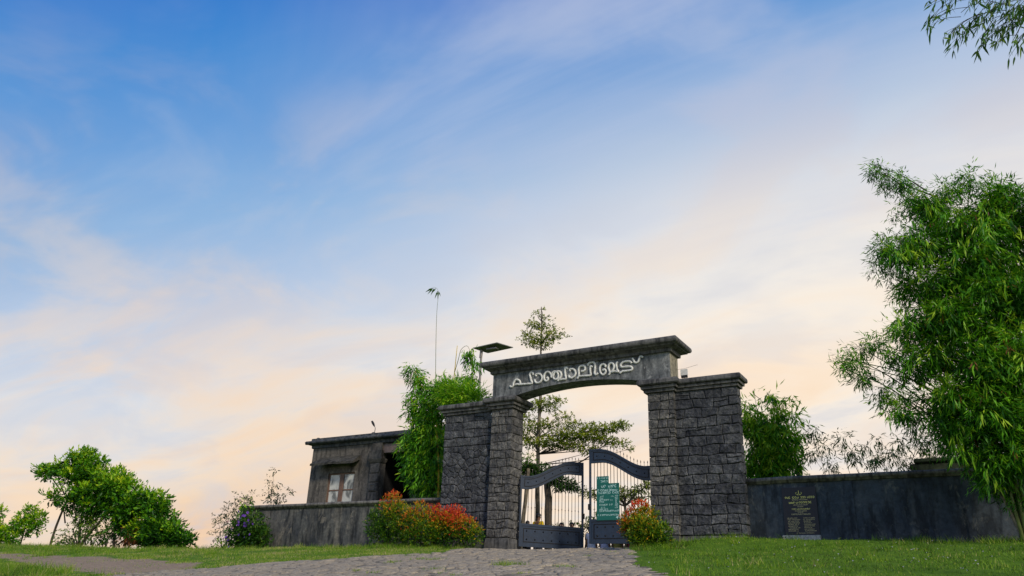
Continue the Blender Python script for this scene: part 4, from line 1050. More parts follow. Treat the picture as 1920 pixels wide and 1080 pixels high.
limb('culm', M_CULM, [(-4.49, 1.6, 6.0), (-4.65, 1.6, 8.02), (-4.72, 1.6, 9.3), (-4.72, 1.6, 10.15), (-4.9, 1.6, 10.42), (-5.1, 1.6, 10.42)], .012, .002, bl, 6)
limb('culm', M_CULM_Y, [(-4.12, 1.75, z0), (-4.1, 1.7, 2.5), (-4.6, 1.7, 5.0), (-5.77, 1.7, 7.1)], .04, .008, bl, 7)
limb('culm', M_CULM_Y, [(-3.88, 1.7, z0), (-3.9, 1.7, 2.5), (-3.8, 1.6, 4.6), (-3.66, 1.6, 6.25), (-3.59, 1.6, 7.7)], .04, .012, bl, 7)
limb('culm', M_CULM, [(-3.64, 1.6, 6.6), (-3.5, 1.6, 7.1), (-3.35, 1.55, 7.5), (-3.0, 1.5, 7.55), (-2.78, 1.5, 6.8), (-2.85, 1.5, 5.9)], .014, .004, bl, 6)
limb('culm', M_CULM, [(-4.2, 1.8, z0), (-4.5, 1.8, 3), (-5.1, 1.75, 5), (-5.5, 1.7, 6.3)], .035, .008, bl, 7)
twigs('branches', M_TWIG, bl, lambda c: (-4.2 + (c[0] + 4.2) * .4, 1.7, c[2] - .4), BL, .012, 5, .1)
settle(bl)

# bamboo behind the right side panel, and the sparse one behind the right wall
BR = [ (7.32,2.20,4.41,0.18),(7.42,2.20,3.98,0.32),(7.63,2.20,3.71,0.39),(7.94,2.20,3.93,0.32),(8.21,2.20,3.74,0.32),(7.80,2.20,3.28,0.42),(8.28,2.20,3.24,0.38),(8.61,2.20,3.38,0.24),(7.45,2.20,2.89,0.39),(8.00,2.20,2.78,0.45),(8.48,2.20,2.83,0.31),(7.65,2.20,2.39,0.35),(8.20,2.20,2.36,0.35),(7.25,2.20,2.41,0.25),(8.68,2.20,2.50,0.17),(8.37,2.20,4.23,0.18),(8.16,2.20,4.59,0.14),(8.64,2.20,4.54,0.11),(8.74,2.20,3.95,0.14),(7.61,2.20,4.90,0.07),(8.01,2.20,4.72,0.11) ]
br = plant('bamboo', 'medium bamboo clump rising directly behind the right side panel', 'bamboo', 7.9, 2.3)
foliage('leaves', br, M_BAM, BR, 7000, .25, .05, 31, per=5, droop=.6, out=.6, spread=.6, surf=.55, tmix=lambda P, d, rr, r, C_, ci: np.clip(.70 + .3 * d[:, 2] + .25 * r.normal(size=len(ci)), 0, 1))
z0 = g1(7.9, 2.3) - .1
for i, (tx, tz) in enumerate(((7.6, 4.7), (8.1, 4.6), (8.5, 4.6), (7.4, 4.3), (8.6, 3.9))):
    limb('culm', M_CULM, [(7.8 + .08 * i, 2.3, z0), (7.85 + (tx - 7.9) * .3, 2.25, 2.0), (tx, 2.2, tz)], .03, .006, br, 6, .01, i)
twigs('branches', M_TWIG, br, lambda c: (7.9 + (c[0] - 7.9) * .4, 2.2, c[2] - .35), BR, .010, 6, .1)
settle(br)
SP = [(9.37,1.80,3.33,0.20),(9.55,1.80,2.92,0.22),(9.16,1.80,2.71,0.20),(10.09,1.80,3.12,0.17),(10.32,1.80,2.64,0.24),(10.86,1.80,2.46,0.27),(11.29,1.80,2.58,0.24),(11.65,1.80,2.27,0.27),(9.71,1.80,2.37,0.20),(10.63,1.80,2.85,0.14),(12.12,1.80,2.82,0.27),(11.60,1.80,2.93,0.20),(12.4,1.8,2.6,.3),(11.0,1.8,3.0,.14),(12.0,1.8,3.2,.2)]
sp = plant('bamboo', 'sparse wispy bamboo twigs showing above the right wall against the sky', 'bamboo', 10.8, 2.0)
foliage('leaves', sp, M_BAM_D, SP, 2300, .18, .030, 32, per=4, droop=.5, out=.6, spread=.6, surf=.7, tmix=lambda P, d, rr, r, C_, ci: np.clip(.35 + .22 * r.normal(size=len(ci)), 0, 1))
twigs('branches', M_TWIG, sp, lambda c: (c[0] + .35, 1.85, 1.2), SP, .010, 8, .1)
limb('culm', M_TWIG, [(10.8, 2.0, g1(10.8, 2) - .1), (10.7, 1.95, 1.0), (10.3, 1.85, 2.4)], .03, .008, sp, 6)
limb('culm', M_TWIG, [(10.9, 2.0, g1(10.8, 2) - .1), (11.2, 1.95, 1.0), (12.0, 1.85, 2.8)], .03, .008, sp, 6)
settle(sp)

# tiered tree behind the gate
TI = [(-3.05,7.00,10.75,0.22),(-2.65,7.00,10.5,0.26),(-2.85,7.0,11.02,.12),(-3.3,7.0,10.35,.26),(-3.55,7,9.95,.2),(-2.3,7,10.05,.2),(-3.25,7.00,9.55,0.54),(-2.29,7.00,9.65,0.50),(-2.75,7.00,9.28,0.43),(-2.93,7.00,10.20,0.30),(-2.76,7.00,6.47,0.61),(-2.10,7.00,6.64,0.37),(-3.13,7.00,5.56,0.57),(-2.34,7.00,5.61,0.47),(-1.57,7.00,5.09,0.60),(-3.11,7.00,4.86,0.61),(-2.07,7.00,4.79,0.68),(-0.82,7.00,5.03,0.62),(-0.08,7.00,4.90,0.50),(0.64,7.00,5.25,0.45),(1.11,7.00,5.33,0.31),(-1.19,7.00,4.61,0.50),(0.39,7.00,4.72,0.40),(0.98,7.00,4.57,0.31),(-0.33,7.00,4.34,0.41),(1.32,7.00,4.34,0.18),(-1.2,7,5.5,.4),(-.4,7,5.35,.35),(0.1,7,5.2,.4),(-1.6,7,5.9,.35),(-3.6,7,5.2,.45),(-3.5,7,6.0,.35)]
tt = plant('tiered_tree', 'slender tree with flat tiers of small leaves rising behind the gate and beam', 'tree', -2.8, 7.0)
limb('trunk', M_TRUNK2, [(-2.8, 7, g1(-2.8, 7) - .2), (-2.8, 7, 1.4), (-2.84, 7, 4.6), (-2.80, 7, 7.5), (-2.82, 7, 9.0), (-2.85, 7, 11.1)], .12, .02, tt, 9, .02, 3)
tmx = lambda P, d, rr, r, C_, ci: np.clip(.45 + .35 * d[:, 2] + .26 * r.normal(size=len(ci)), 0, 1)
foliage('leaves', tt, M_TIER, TI, 16500, .09, .050, 41, flat=(1.35, 1.4, .27), per=5, droop=.1, out=.9, spread=.6, surf=.6, tmix=tmx)
nodes = [3.9, 4.35, 5.1, 5.9, 6.2, 9.0, 9.3, 9.9, 10.4]
twigs('branches', M_TRUNK, tt, lambda c: (-2.82, 7, max([z for z in nodes if z < c[2] - .1] or [3.9])), [(*c[:2], c[2] - .05, c[3]) for c in TI], .026, 9, -.05)
limb('branch', M_TRUNK, [(-2.8, 7, 3.2), (-2.3, 7, 3.75), (-1.0, 7, 3.85), (.2, 7, 4.5)], .06, .02, tt, 6)
settle(tt)

# trees seen through the gate bars
t1 = plant('tree', 'dark thick trunked tree seen through the bars of the left gate leaf', 'tree', -1.75, 6.0)
limb('trunk', M_TRUNK, [(-1.72, 6, g1(-1.7, 6) - .2), (-1.75, 6, 1.3), (-1.83, 6, 3.1), (-1.85, 6.1, 3.5)], 0.17, .12, t1, 10, .02, 2)
C1 = [(-2.51,6.00,3.42,0.36),(-2.01,6.00,3.45,0.42),(-1.15,6.00,2.90,0.45),(-0.67,6.00,2.80,0.31),(-2.77,6.00,3.60,0.32),(-1.5,6,3.1,.35)]
foliage('crown', t1, M_BAM_D, C1, 5200, .09, .05, 42, flat=(1.1, 1, .55), per=5, droop=.3, surf=.5, tmix=lambda P, d, rr, r, C_, ci: np.clip(.2 + .2 * r.normal(size=len(ci)), 0, 1))
twigs('branches', M_TRUNK, t1, (-1.82, 6, 2.9), C1, .04, 3, .1)
settle(t1)
t2 = plant('tree', 'thin slanting brown trunk seen through the bars next to the left pillar', 'tree', -2.6, 5.6)
limb('trunk', M_TRUNK2, [(-2.75, 5.6, g1(-2.7, 5.6) - .2), (-2.70, 5.6, 1.1), (-2.52, 5.6, 3.1), (-2.5, 5.6, 3.5)], .09, .07, t2, 8, .01, 2)
foliage('crown', t2, M_BAM_D, [(-2.9, 5.6, 3.6, .4), (-2.5, 5.6, 3.8, .35), (-3.1, 5.6, 3.2, .3)], 1700, .09, .05, 43, per=5, surf=.5)
settle(t2)
t3 = plant('tree', 'small umbrella shaped tree seen through the bars of the right gate leaf', 'tree', 1.55, 6.0)
C3 = [(1.52,6.00,2.42,0.42),(0.93,6.00,2.60,0.34),(2.13,6.00,2.55,0.34),(2.12,6.00,2.20,0.22),(.5,6,2.3,.25),(2.5,6,2.7,.25),(1.2,6,2.15,.2),(0.0,6,2.5,.3),(2.7,6,2.3,.2)]
limb('trunk', M_TRUNK, [(1.54, 6, g1(1.5, 6) - .2), (1.54, 6, 1.0), (1.52, 6, 2.3)], .08, .05, t3, 8, .01, 2)
foliage('crown', t3, M_TIER, C3, 3000, .085, .045, 44, flat=(1.2, 1.2, .4), per=5, droop=.2, surf=.6, tmix=lambda P, d, rr, r, C_, ci: np.clip(.3 + .25 * r.normal(size=len(ci)), 0, 1))
twigs('branches', M_TRUNK, t3, (1.52, 6, 1.95), C3, .035, 3, .1)
settle(t3)
hb = plant('shrub', 'low leafy shrub behind the gap between the two gate leaves', 'shrub', 2.6, 3.6)
foliage('leaves', hb, M_TREE, [(2.5, 3.6, .7, .35), (2.9, 3.6, .5, .4), (3.4, 3.6, .8, .35), (2.2, 3.6, .3, .35), (4.2, 3.7, .9, .4), (3.8, 3.6, .4, .4), (2.55, 3.6, 1.1, .2)], 2600, .12, .045, 45, per=5, droop=.2, up=.4, surf=.5)
limb('stem', M_TWIG, [(2.6, 3.6, g1(2.6, 3.6) - .1), (2.7, 3.6, .2), (2.5, 3.6, .9)], .03, .01, hb)
settle(hb)
hc = plant('shrub', 'dark leafy shrub low behind the free end of the left gate leaf', 'shrub', 1.0, 4.2)
foliage('leaves', hc, M_BAM_D, [(.9, 4.2, 1.05, .22), (1.25, 4.2, 1.15, .25), (1.6, 4.2, .95, .25), (.6, 4.2, .9, .2), (1.3, 4.2, .6, .4), (-.3, 4.3, .9, .25), (.1, 4.3, 1.0, .16), (1.1, 4.2, 1.45, .12)], 1500, .12, .045, 46, per=4, droop=.1, up=.4, surf=.6)
limb('stem', M_TWIG, [(1.0, 4.2, g1(1, 4.2) - .1), (1.1, 4.2, .3), (1.1, 4.2, 1.4)], .025, .008, hc)
settle(hc)

# trees at the left edge of the hill
LT = [ (-26.47,1.00,4.80,0.38),(-25.82,1.00,4.54,0.44),(-26.53,1.00,4.39,0.38),(-27.55,1.00,4.04,0.52),(-28.72,1.00,3.96,0.46),(-29.28,1.00,4.13,0.27),(-24.80,1.00,4.03,0.62),(-26.01,1.00,3.69,0.69),(-25.16,1.00,3.26,0.93),(-23.44,1.00,3.31,0.72),(-22.44,1.00,2.89,0.71),(-21.32,1.00,2.59,0.75),(-23.79,1.00,2.56,0.84),(-20.03,1.00,2.30,0.62),(-20.86,1.00,1.85,0.74),(-19.10,1.00,1.80,0.66),(-18.69,1.00,1.09,0.76),(-17.95,1.00,1.08,0.64),(-17.45,1.00,0.62,0.53),(-16.85,1.00,0.39,0.31),(-19.10,1.00,0.64,0.66),(-26.03,1.00,2.64,0.69),(-21.49,1.00,1.38,0.52),(-19.90,1.00,0.77,0.50),(-27.61,1.00,2.56,0.39),(-17.96,1.00,0.51,0.54) ]
LTs = [(-23.3,1.0,.9,.7),(-24.8,1.0,.4,.5),(-21.9,1.0,1.0,.55),(-19.2,1.0,.3,.5),(-18.0,1.0,.2,.4),(-25.66,1.00,0.71,0.58),(-24.11,1.00,1.19,0.70),(-22.40,1.00,0.56,0.53),(-25.09,1.00,1.46,0.50),(-26.45,1.00,0.47,0.38)]
lt = plant('tree', 'wide bright green tree sloping down to the right on the left hill edge', 'tree', -24, 1.2)
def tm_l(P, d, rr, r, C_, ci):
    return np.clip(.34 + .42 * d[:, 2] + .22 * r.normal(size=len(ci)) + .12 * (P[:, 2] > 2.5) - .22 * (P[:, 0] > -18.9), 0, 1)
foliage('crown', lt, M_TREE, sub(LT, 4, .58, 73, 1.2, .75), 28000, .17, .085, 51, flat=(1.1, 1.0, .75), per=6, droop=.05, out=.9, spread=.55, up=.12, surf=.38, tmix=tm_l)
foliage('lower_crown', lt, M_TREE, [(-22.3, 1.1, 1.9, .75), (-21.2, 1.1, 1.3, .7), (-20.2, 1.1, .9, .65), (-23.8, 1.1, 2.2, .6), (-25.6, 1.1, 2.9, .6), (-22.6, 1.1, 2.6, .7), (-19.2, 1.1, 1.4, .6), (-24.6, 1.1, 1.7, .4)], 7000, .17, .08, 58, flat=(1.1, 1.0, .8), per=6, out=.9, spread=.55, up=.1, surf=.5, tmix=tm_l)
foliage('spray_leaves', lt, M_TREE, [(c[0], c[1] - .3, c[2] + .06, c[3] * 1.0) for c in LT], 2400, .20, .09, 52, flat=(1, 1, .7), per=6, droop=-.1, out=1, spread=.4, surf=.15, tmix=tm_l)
foliage('under_leaves', lt, M_BAM_D, LTs, 2600, .15, .06, 53, per=4, surf=.6)
for i, (P, r0) in enumerate((([(-27.15, 1, -.9), (-27.1, 1, .2), (-26.73, 1, 2.14), (-25.6, 1, 3.3)], .075), ([(-24.7, 1, -.9), (-24.5, 1, .3), (-23.0, 1, 1.7), (-22, 1, 2.6)], .085), ([(-21.8, 1.1, -.9), (-21.85, 1, .1), (-22.53, 1, 1.8), (-23.4, 1, 3)], .085), ([(-18.9, 1.1, -.9), (-18.93, 1, .1), (-19.3, 1, 1.2)], .06), ([(-24.6, 1.2, -.9), (-24.9, 1.1, .6), (-25.4, 1, 3.3), (-26.2, 1, 4.6)], .08))):
    limb('trunk', M_TRUNK, P, r0, r0 * .5, lt, 7, .03, i)
twigs('branches', M_TRUNK, lt, lambda c: (-24.2 + (c[0] + 24.2) * .6, 1, max(.3, c[2] - 1.2)), LT + LTs, .04, 11, .15)
settle(lt)
ta = plant('tree', 'small bright green tree crown just left of the wide hill edge tree', 'tree', -29, .6)
TA = [(-28.67, 0.5, 1.85, 0.29), (-27.91, 0.5, 1.56, 0.33), (-29.31, 0.5, 1.47, 0.32), (-28.69, 0.5, 1.19, 0.38), (-27.7, 0.5, 1.12, 0.29), (-29.7, 0.5, 1.27, 0.2)]
foliage('crown', ta, M_TREE, TA, 2200, .16, .075, 54, per=6, droop=.0, up=.1, surf=.45, tmix=lambda P, d, rr, r, C_, ci: np.clip(.55 + .35 * d[:, 2] + .2 * r.normal(size=len(ci)), 0, 1))
limb('trunk', M_TRUNK, [(-29.2, .6, g1(-29, .6) - .2), (-29.0, .6, .5), (-28.8, .5, 1.5)], .05, .03, ta)
twigs('branches', M_TRUNK, ta, (-28.95, .55, 1.1), TA, .03, 2, .1)
settle(ta)
tb = plant('shrub', 'low leafy bush cut by the left edge of the view', 'shrub', -31, .4)
TB = [(-30.97, 0.2, 1.9, 0.23), (-31.83, 0.2, 2.06, 0.36), (-30.91, 0.2, 0.83, 0.55), (-29.83, 0.2, 0.68, 0.44), (-28.82, 0.2, 0.61, 0.21), (-30.34, 0.2, 0.22, 0.4), (-29.25, 0.2, 0.2, 0.22)]
foliage('crown', tb, M_TREE, TB, 3600, .16, .075, 55, per=6, droop=.0, up=.1, surf=.45, tmix=lambda P, d, rr, r, C_, ci: np.clip(.55 + .35 * d[:, 2] + .2 * r.normal(size=len(ci)), 0, 1))
limb('trunk', M_TRUNK, [(-31.2, .4, g1(-31, .4) - .2), (-31.1, .3, .7), (-31.3, .2, 1.3)], .08, .04, tb)
twigs('branches', M_TRUNK, tb, (-31.1, .3, 1.0), TB, .03, 2, .1)
settle(tb)
wb = plant('shrub', 'withered brown shrub under the wide tree on the left', 'shrub', -20.1, .5)
foliage('leaves', wb, M_BROWN, [(-20.19,0.50,0.68,0.26),(-19.97,0.50,0.48,0.22),(-20.4,.5,.45,.18)], 420, .15, .05, 56, per=5, droop=.5, surf=.5)
limb('stem', M_TWIG, [(-20.1, .5, g1(-20, .5) - .1), (-20.1, .5, .3), (-20.2, .5, .7)], .02, .008, wb)
settle(wb)

# red tipped shrubs
def red_tm(kr, ztop, zbot):
    def f(P, d, rr, r, C_, ci):
        hgt = np.clip((P[:, 2] - zbot) / (ztop - zbot), 0, 1)
        k_ = np.array(kr)[ci]
        v = .12 + .22 * r.random(len(ci)) + (hgt ** 1.2) * .30 * k_ + np.clip(d[:, 2], 0, 1) * .25 * k_ + np.clip(-d[:, 1], -.3, 1) * .12 * k_ + np.maximum(0, rr - .75) * k_ * .7
        v = v + .16 * r.normal(size=len(ci)) * k_
        return np.clip(v, 0, 1)
    return f
def red_shrub(label, clumps, kr, n, seed, x, y, grp='red tipped shrubs at the gateway'):
    t_ = plant('shrub', label, 'shrub', x, y, None, grp)
    if x > 0: clumps = [(c[0], c[1], c[2] - .10, c[3] * 1.05) for c in clumps]
    zt = max(c[2] + c[3] for c in clumps); zb = min(c[2] - c[3] for c in clumps)
    foliage('leaves', t_, M_SHRUB, clumps, n, .072, .032, seed, per=5, droop=-.1, out=1.1, spread=.6, up=.15, surf=.28, ydep=.95, tmix=red_tm(kr, zt, zb), fold=.15)
    foliage('shoots', t_, M_SHRUB, [(c[0], c[1], c[2] + .01, c[3] * 1.02) for c in clumps], n // 10, .07, .028, seed + 1, per=6, droop=-.1, out=1.2, spread=.5, up=.2, surf=.10, ydep=.8, tmix=lambda P, d, rr, r, C_, ci: np.clip(red_tm(kr, zt, zb)(P, d, rr, r, C_, ci) + .12 * np.array(kr)[ci], 0, 1))
    g0 = g1(x, y)
    for i in range(5):
        c = clumps[i % len(clumps)]; limb('stem', M_TRUNK, [(x + .06 * (i - 2), y, g0 - .1), (x + (c[0] - x) * .4, y, g0 + .25), (c[0], c[1], c[2])], .022, .008, t_, 5, .01, i)
    settle(t_)
red_shrub('orange tipped round shrub, leftmost and tallest of the row left of the gateway', [ (-4.18,-0.80,1.31,0.38),(-4.54,-0.80,1.01,0.39),(-3.85,-0.80,1.00,0.42),(-4.81,-0.80,0.67,0.39),(-4.22,-0.80,0.66,0.50),(-3.64,-0.80,0.56,0.41),(-4.60,-0.80,0.31,0.39),(-3.94,-0.80,0.22,0.42),(-4.15,-0.80,1.62,0.15) ], [1.05, .25, .5, .0, .12, .35, .0, .2, 1.3], 11500, 61, -4.25, -.8)
red_shrub('yellow green and orange shrub in the middle of the row left of the gateway', [ (-2.90,-0.95,1.01,0.37),(-3.09,-0.95,0.71,0.41),(-2.54,-0.95,0.61,0.40),(-2.83,-0.95,0.31,0.44),(-2.29,-0.95,0.28,0.33),(-3.15,-0.95,0.20,0.33) ], [.62, .9, .55, .2, .35, .3], 7000, 62, -3.05, -.95)
red_shrub('small orange shrub squeezed between the yellow green one and the red one', [ (-2.36,-0.80,0.96,0.28),(-2.05,-0.80,0.70,0.31),(-2.25,-0.80,0.45,0.31),(-1.93,-0.80,0.28,0.27) ], [1.25, 1.2, .6, .2], 4200, 63, -2.35, -.8)
red_shrub('deep red tipped shrub nearest the left pillar', [ (-1.61,-0.80,0.89,0.31),(-1.75,-0.80,0.61,0.31),(-1.33,-0.80,0.61,0.32),(-0.96,-0.80,0.52,0.28),(-0.68,-0.80,0.30,0.23),(-1.46,-0.80,0.31,0.31),(-0.98,-0.80,0.19,0.25) ], [1.9, .9, 1.25, 1.0, .6, .1, .05], 6800, 64, -1.3, -.8)
red_shrub('red topped shrub at the foot of the right pillar', [ (5.33,-2.00,0.85,0.21),(5.04,-2.00,0.55,0.24),(5.50,-2.00,0.64,0.27),(5.01,-2.00,0.37,0.18),(5.24,-2.00,0.37,0.27) ], [1.7, 1.1, .5, .8, .2], 5000, 65, 5.3, -2.0)
red_shrub('yellow green shrub in front of the right pillar and the red topped one', [ (5.65,-2.40,0.32,0.29),(6.01,-2.40,0.18,0.28),(5.44,-2.40,0.12,0.24),(5.83,-2.40,-0.01,0.29),(5.68,-2.40,-0.25,0.29),(5.46,-2.40,-0.34,0.21),(5.40,-2.40,0.55,0.10) ], [.45, .3, .42, .3, .2, .15, .5], 10500, 66, 5.7, -2.4)

# purple flowering shrub and loose plants at the end of the left wall
pf = plant('flowering_shrub', 'dark green shrub with purple flowers against the far left end of the left wall', 'shrub', -11.5, -.3)
PFc = [(-11.58,-0.30,0.83,0.58),(-11.96,-0.30,0.53,0.52),(-10.98,-0.30,0.50,0.42),(-11.20,-0.30,0.22,0.45),(-11.9,-.3,.15,.45)]
foliage('leaves', pf, M_BAM_D, PFc, 4800, .13, .06, 71, per=5, droop=.2, surf=.4, tmix=lambda P, d, rr, r, C_, ci: np.clip(.30 + .2 * d[:, 2] + .2 * r.normal(size=len(ci)), 0, .8))
r_ = random.Random(2)
def flower(t_, x, y, z, s, m, name='flower'):
    mb = MB(); nrm = Vector((r_.gauss(0, .3), -1, r_.gauss(.2, .3))).normalized(); a = nrm.orthogonal().normalized(); b = nrm.cross(a); c = Vector((x, y, z))
    for i in range(5):
        an = 2 * math.pi * i / 5; d = a * math.cos(an) + b * math.sin(an); e = a * -math.sin(an) + b * math.cos(an)
        mb.add([c, c + d * s * .6 + e * s * .35 + nrm * s * .15, c + d * s + nrm * s * .1, c + d * s * .6 - e * s * .35 + nrm * s * .15], [(0, 1, 2, 3)])
    o = mb.build(name, m, t_); tinted(o, r_.random())
for i in range(26):
    c = (-11.35, -.75, .95, .32) if i < 15 else r_.choice([(-11.7, -.8, .7, .5), (-11.9, -.8, .4, .4), (-11.2, -.75, .45, .4)])
    flower(pf, c[0] + r_.gauss(0, .6) * c[3], c[1] - r_.uniform(0, .12), c[2] + r_.gauss(0, .5) * c[3], r_.uniform(.045, .075), M_PETAL_P)
limb('stem', M_TWIG, [(-11.5, -.3, g1(-11.5, -.3) - .1), (-11.5, -.3, .4), (-11.6, -.3, .9)], .03, .01, pf)
settle(pf)
lo = plant('loose_shrub', 'thin open shrub with small dark leaves and pink flowers left of the left wall', 'shrub', -13.1, .1)
LO = [(-13.25,0.00,1.42,0.40),(-12.59,0.00,1.92,0.32),(-13.44,0.00,0.90,0.38),(-12.68,0.00,1.09,0.30),(-12.15,0.00,2.01,0.22),(-13.84,0.00,0.59,0.24),(-12.9,0.00,0.38,0.38),(-13.9,0,1.2,.2),(-12.3,0,1.7,.25),(-13.0,0,1.8,.25)]
foliage('leaves', lo, M_WEED, LO, 900, .11, .045, 72, per=4, droop=.2, surf=.7, tmix=lambda P, d, rr, r, C_, ci: np.clip(.3 + .3 * r.normal(size=len(ci)), 0, 1))
foliage('bright_leaves', lo, M_TREE, [(-12.35, .0, 1.75, .24), (-12.5, 0, 1.4, .2), (-13.6, 0, .15, .3), (-13.2, -.1, .1, .3)], 330, .12, .05, 73, per=5, surf=.6)
for i in range(9): flower(lo, -12.7 + r_.gauss(0, .2), -.1, .95 + r_.gauss(0, .2), r_.uniform(.04, .06), M_PETAL_K)
twigs('branches', M_TWIG, lo, lambda c: (-13.1 + (c[0] + 13.1) * .3, 0, .1), LO, .014, 13, .1)
settle(lo)
tp = plant('thin_shrub', 'tall thin wiry plant behind the left end of the left wall', 'shrub', -12.3, 1.5)
TP = [(-12.65,1.50,3.34,0.16),(-12.67,1.50,2.77,0.26),(-12.28,1.50,2.33,0.26),(-11.53,1.50,2.45,0.18),(-12.76,1.50,2.34,0.22),(-12.0,1.5,2.2,.2),(-12.4,1.5,2.6,.2),(-12.5,1.5,2.0,.3)]
foliage('leaves', tp, M_WEED, TP, 330, .13, .05, 74, per=3, surf=.7, tmix=lambda P, d, rr, r, C_, ci: np.clip(.25 + .25 * r.normal(size=len(ci)), 0, 1))
twigs('branches', M_TWIG, tp, lambda c: (-12.3 + (c[0] + 12.3) * .2, 1.5, 1.2), TP, .012, 14, .1)
limb('stem', M_TWIG, [(-12.3, 1.5, g1(-12.3, 1.5) - .1), (-12.3, 1.5, .6), (-12.35, 1.5, 1.3)], .02, .014, tp)
settle(tp)

# ------------------------------------------------------------------ grass
r = np.random.default_rng(77)
def blades(name, P, h, w, tint, m, lean=.35, parent=None):
    k_ = len(P); a = r.uniform(0, 2 * np.pi, k_); sdv = np.stack([np.cos(a), np.sin(a), np.zeros(k_)], 1)
    ln = r.normal(size=(k_, 3)) * lean; ln[:, 2] = 0
    V_ = np.empty((k_, 3, 3)); V_[:, 0] = P - sdv * w[:, None]; V_[:, 1] = P + sdv * w[:, None]; V_[:, 2] = P + (np.array([0, 0, 1.0]) + ln) * h[:, None]
    o = np_mesh(name, V_.reshape(-1, 3), np.arange(k_ * 3).reshape(-1, 3), m, parent, tint); return o
def in_grass(x, y):
    ok = ~inpoly(x + .06 * np.sin(y * 9), y + .06 * np.sin(x * 8), PATH)
    dirt = inpoly(x + .5 * np.sin(y * 2.3 + x), y + .35 * np.sin(x * 1.7), DIRT)
    ok &= ~(dirt & (r.random(len(x)) < .93))
    ok &= ~((y > .02) & (x > -3.0) & (x < 7.6)); ok &= ~((y > .48) & (x > -13.2))
    return ok
# turf
cnt = 330000
x = r.uniform(-33, 17, cnt); y = r.uniform(-12.5, 1.6, cnt)
cover = (np.sin(x * .9 + 1.3 * np.sin(y * .8)) * np.sin(y * 1.3 + .7 * np.sin(x * 1.1)) + r.normal(size=cnt) * .4)
keep = in_grass(x, y) & (cover > np.where(x < 2, -.55, -.72))
keep &= ~((x < -14) & (r.random(cnt) < .35))
worn = np.sin(x * 1.9 + 2.2 * np.sin(y * 1.1)) * np.sin(y * 2.4 + 1.7 * np.sin(x * .9))
keep &= ~((worn > .62) & (r.random(cnt) < .8))
keep &= ~((x > 4) & (x < 9.5) & inpoly(x - .35, y - .1, PATH) & (r.random(cnt) < .75))
x, y = x[keep], y[keep]
pat = .5 + .5 * np.sin(x * 1.1 + 2 * np.sin(y * .6)) * np.sin(y * 1.6 + x * .3)
pat2 = np.sin(x * 2.7 + 1.9 * np.sin(y * 1.7)) * np.sin(y * 3.1 + 1.3 * np.sin(x * 1.9))
left = x < 1
h = r.uniform(.025, .062, len(x)) * np.where(left, .95, .9) * (1 + .5 * (pat > .82))
ti = np.clip(.30 + .20 * pat + .14 * pat2 + .22 * r.normal(size=len(x)) + np.where(left, .31, .03), 0, 1)
dark = (r.random(len(x)) < .04); ti[dark] = .02
P = np.stack([x, y, gz(x, y) - .006], 1)
tu = blades('grass', P, h, r.uniform(.004, .008, len(x)), ti, M_GRASS); tag(tu, 'short green lawn grass in front of the walls', 'grass', kind='stuff')
# tufts of longer grass
cx0 = []; 
for lo_, hi, y0, y1, n_ in ((-13, -5, -11.5, -8.6, 170), (-32, -14, -4.4, .6, 330), (-14, -3, -1.6, .3, 110), (-5.2, -.6, -1.9, -.4, 80), (4.9, 6.6, -3.2, -1.2, 90), (5.5, 7.7, -.5, .0, 16), (6, 15, -9, .2, 60), (11.5, 16, -1.8, .3, 70), (-22, -6, -6.8, -4, 60)):
    cx0.append(np.stack([r.uniform(lo_, hi, n_), r.uniform(y0, y1, n_), np.full(n_, 1.0)], 1))
Tq = np.concatenate(cx0); Tq = Tq[in_grass(Tq[:, 0], Tq[:, 1]) | (Tq[:, 0] < -14)]
per = 34; S = np.repeat(np.arange(len(Tq)), per); k_ = len(S)
px_ = Tq[S, 0] + r.normal(size=k_) * .11; py_ = Tq[S, 1] + r.normal(size=k_) * .11
hs = r.uniform(.6, 1.3, len(Tq))[S] * r.uniform(.07, .19, k_) * np.where(Tq[S, 1] < -8.4, 1.35, 1.0)
P = np.stack([px_, py_, gz(px_, py_) - .01], 1)
ti = np.clip(r.uniform(.2, .85, len(Tq))[S] + .15 * r.normal(size=k_), 0, 1)
tf = blades('grass_tufts', P, hs, r.uniform(.004, .009, k_), ti, M_GRASS, .5); tag(tf, 'longer grass tufts along walls, shrubs and bare soil', 'grass', kind='stuff')
# weeds growing in the path joints
wp = [(4.4, -7.4), (4.55, -7.6), (4.9, -7.7), (6.1, -7.9), (1.4, -6.3), (2.0, -6.6), (1.0, -6.9), (3.2, -8.2), (5.8, -9.1), (7.9, -7.0), (5.4, -5.3), (.2, -5.3), (6.3, -5.1), (3.9, -8.9), (2.4, -9.2), (5.7, -4.6), (1.8, -9.0), (4.5, -9.4)]
WP = []; WH = []
for i, (wx, wy) in enumerate(wp):
    n_ = 90 if i < 8 else 30; px_ = wx + r.normal(size=n_) * (.13 if i < 8 else .06); py_ = wy + r.normal(size=n_) * .07
    WP.append(np.stack([px_, py_, gz(px_, py_)], 1)); WH.append(r.uniform(.04, .13 if i < 3 else .08, n_))
WP = np.concatenate(WP); WH = np.concatenate(WH)
o = blades('weeds', WP, WH, r.uniform(.004, .009, len(WP)), np.clip(.6 + .2 * r.normal(size=len(WP)), 0, 1), M_GRASS, .5)
tag(o, 'small grass weeds growing in the joints of the stone path', 'weeds', kind='stuff')
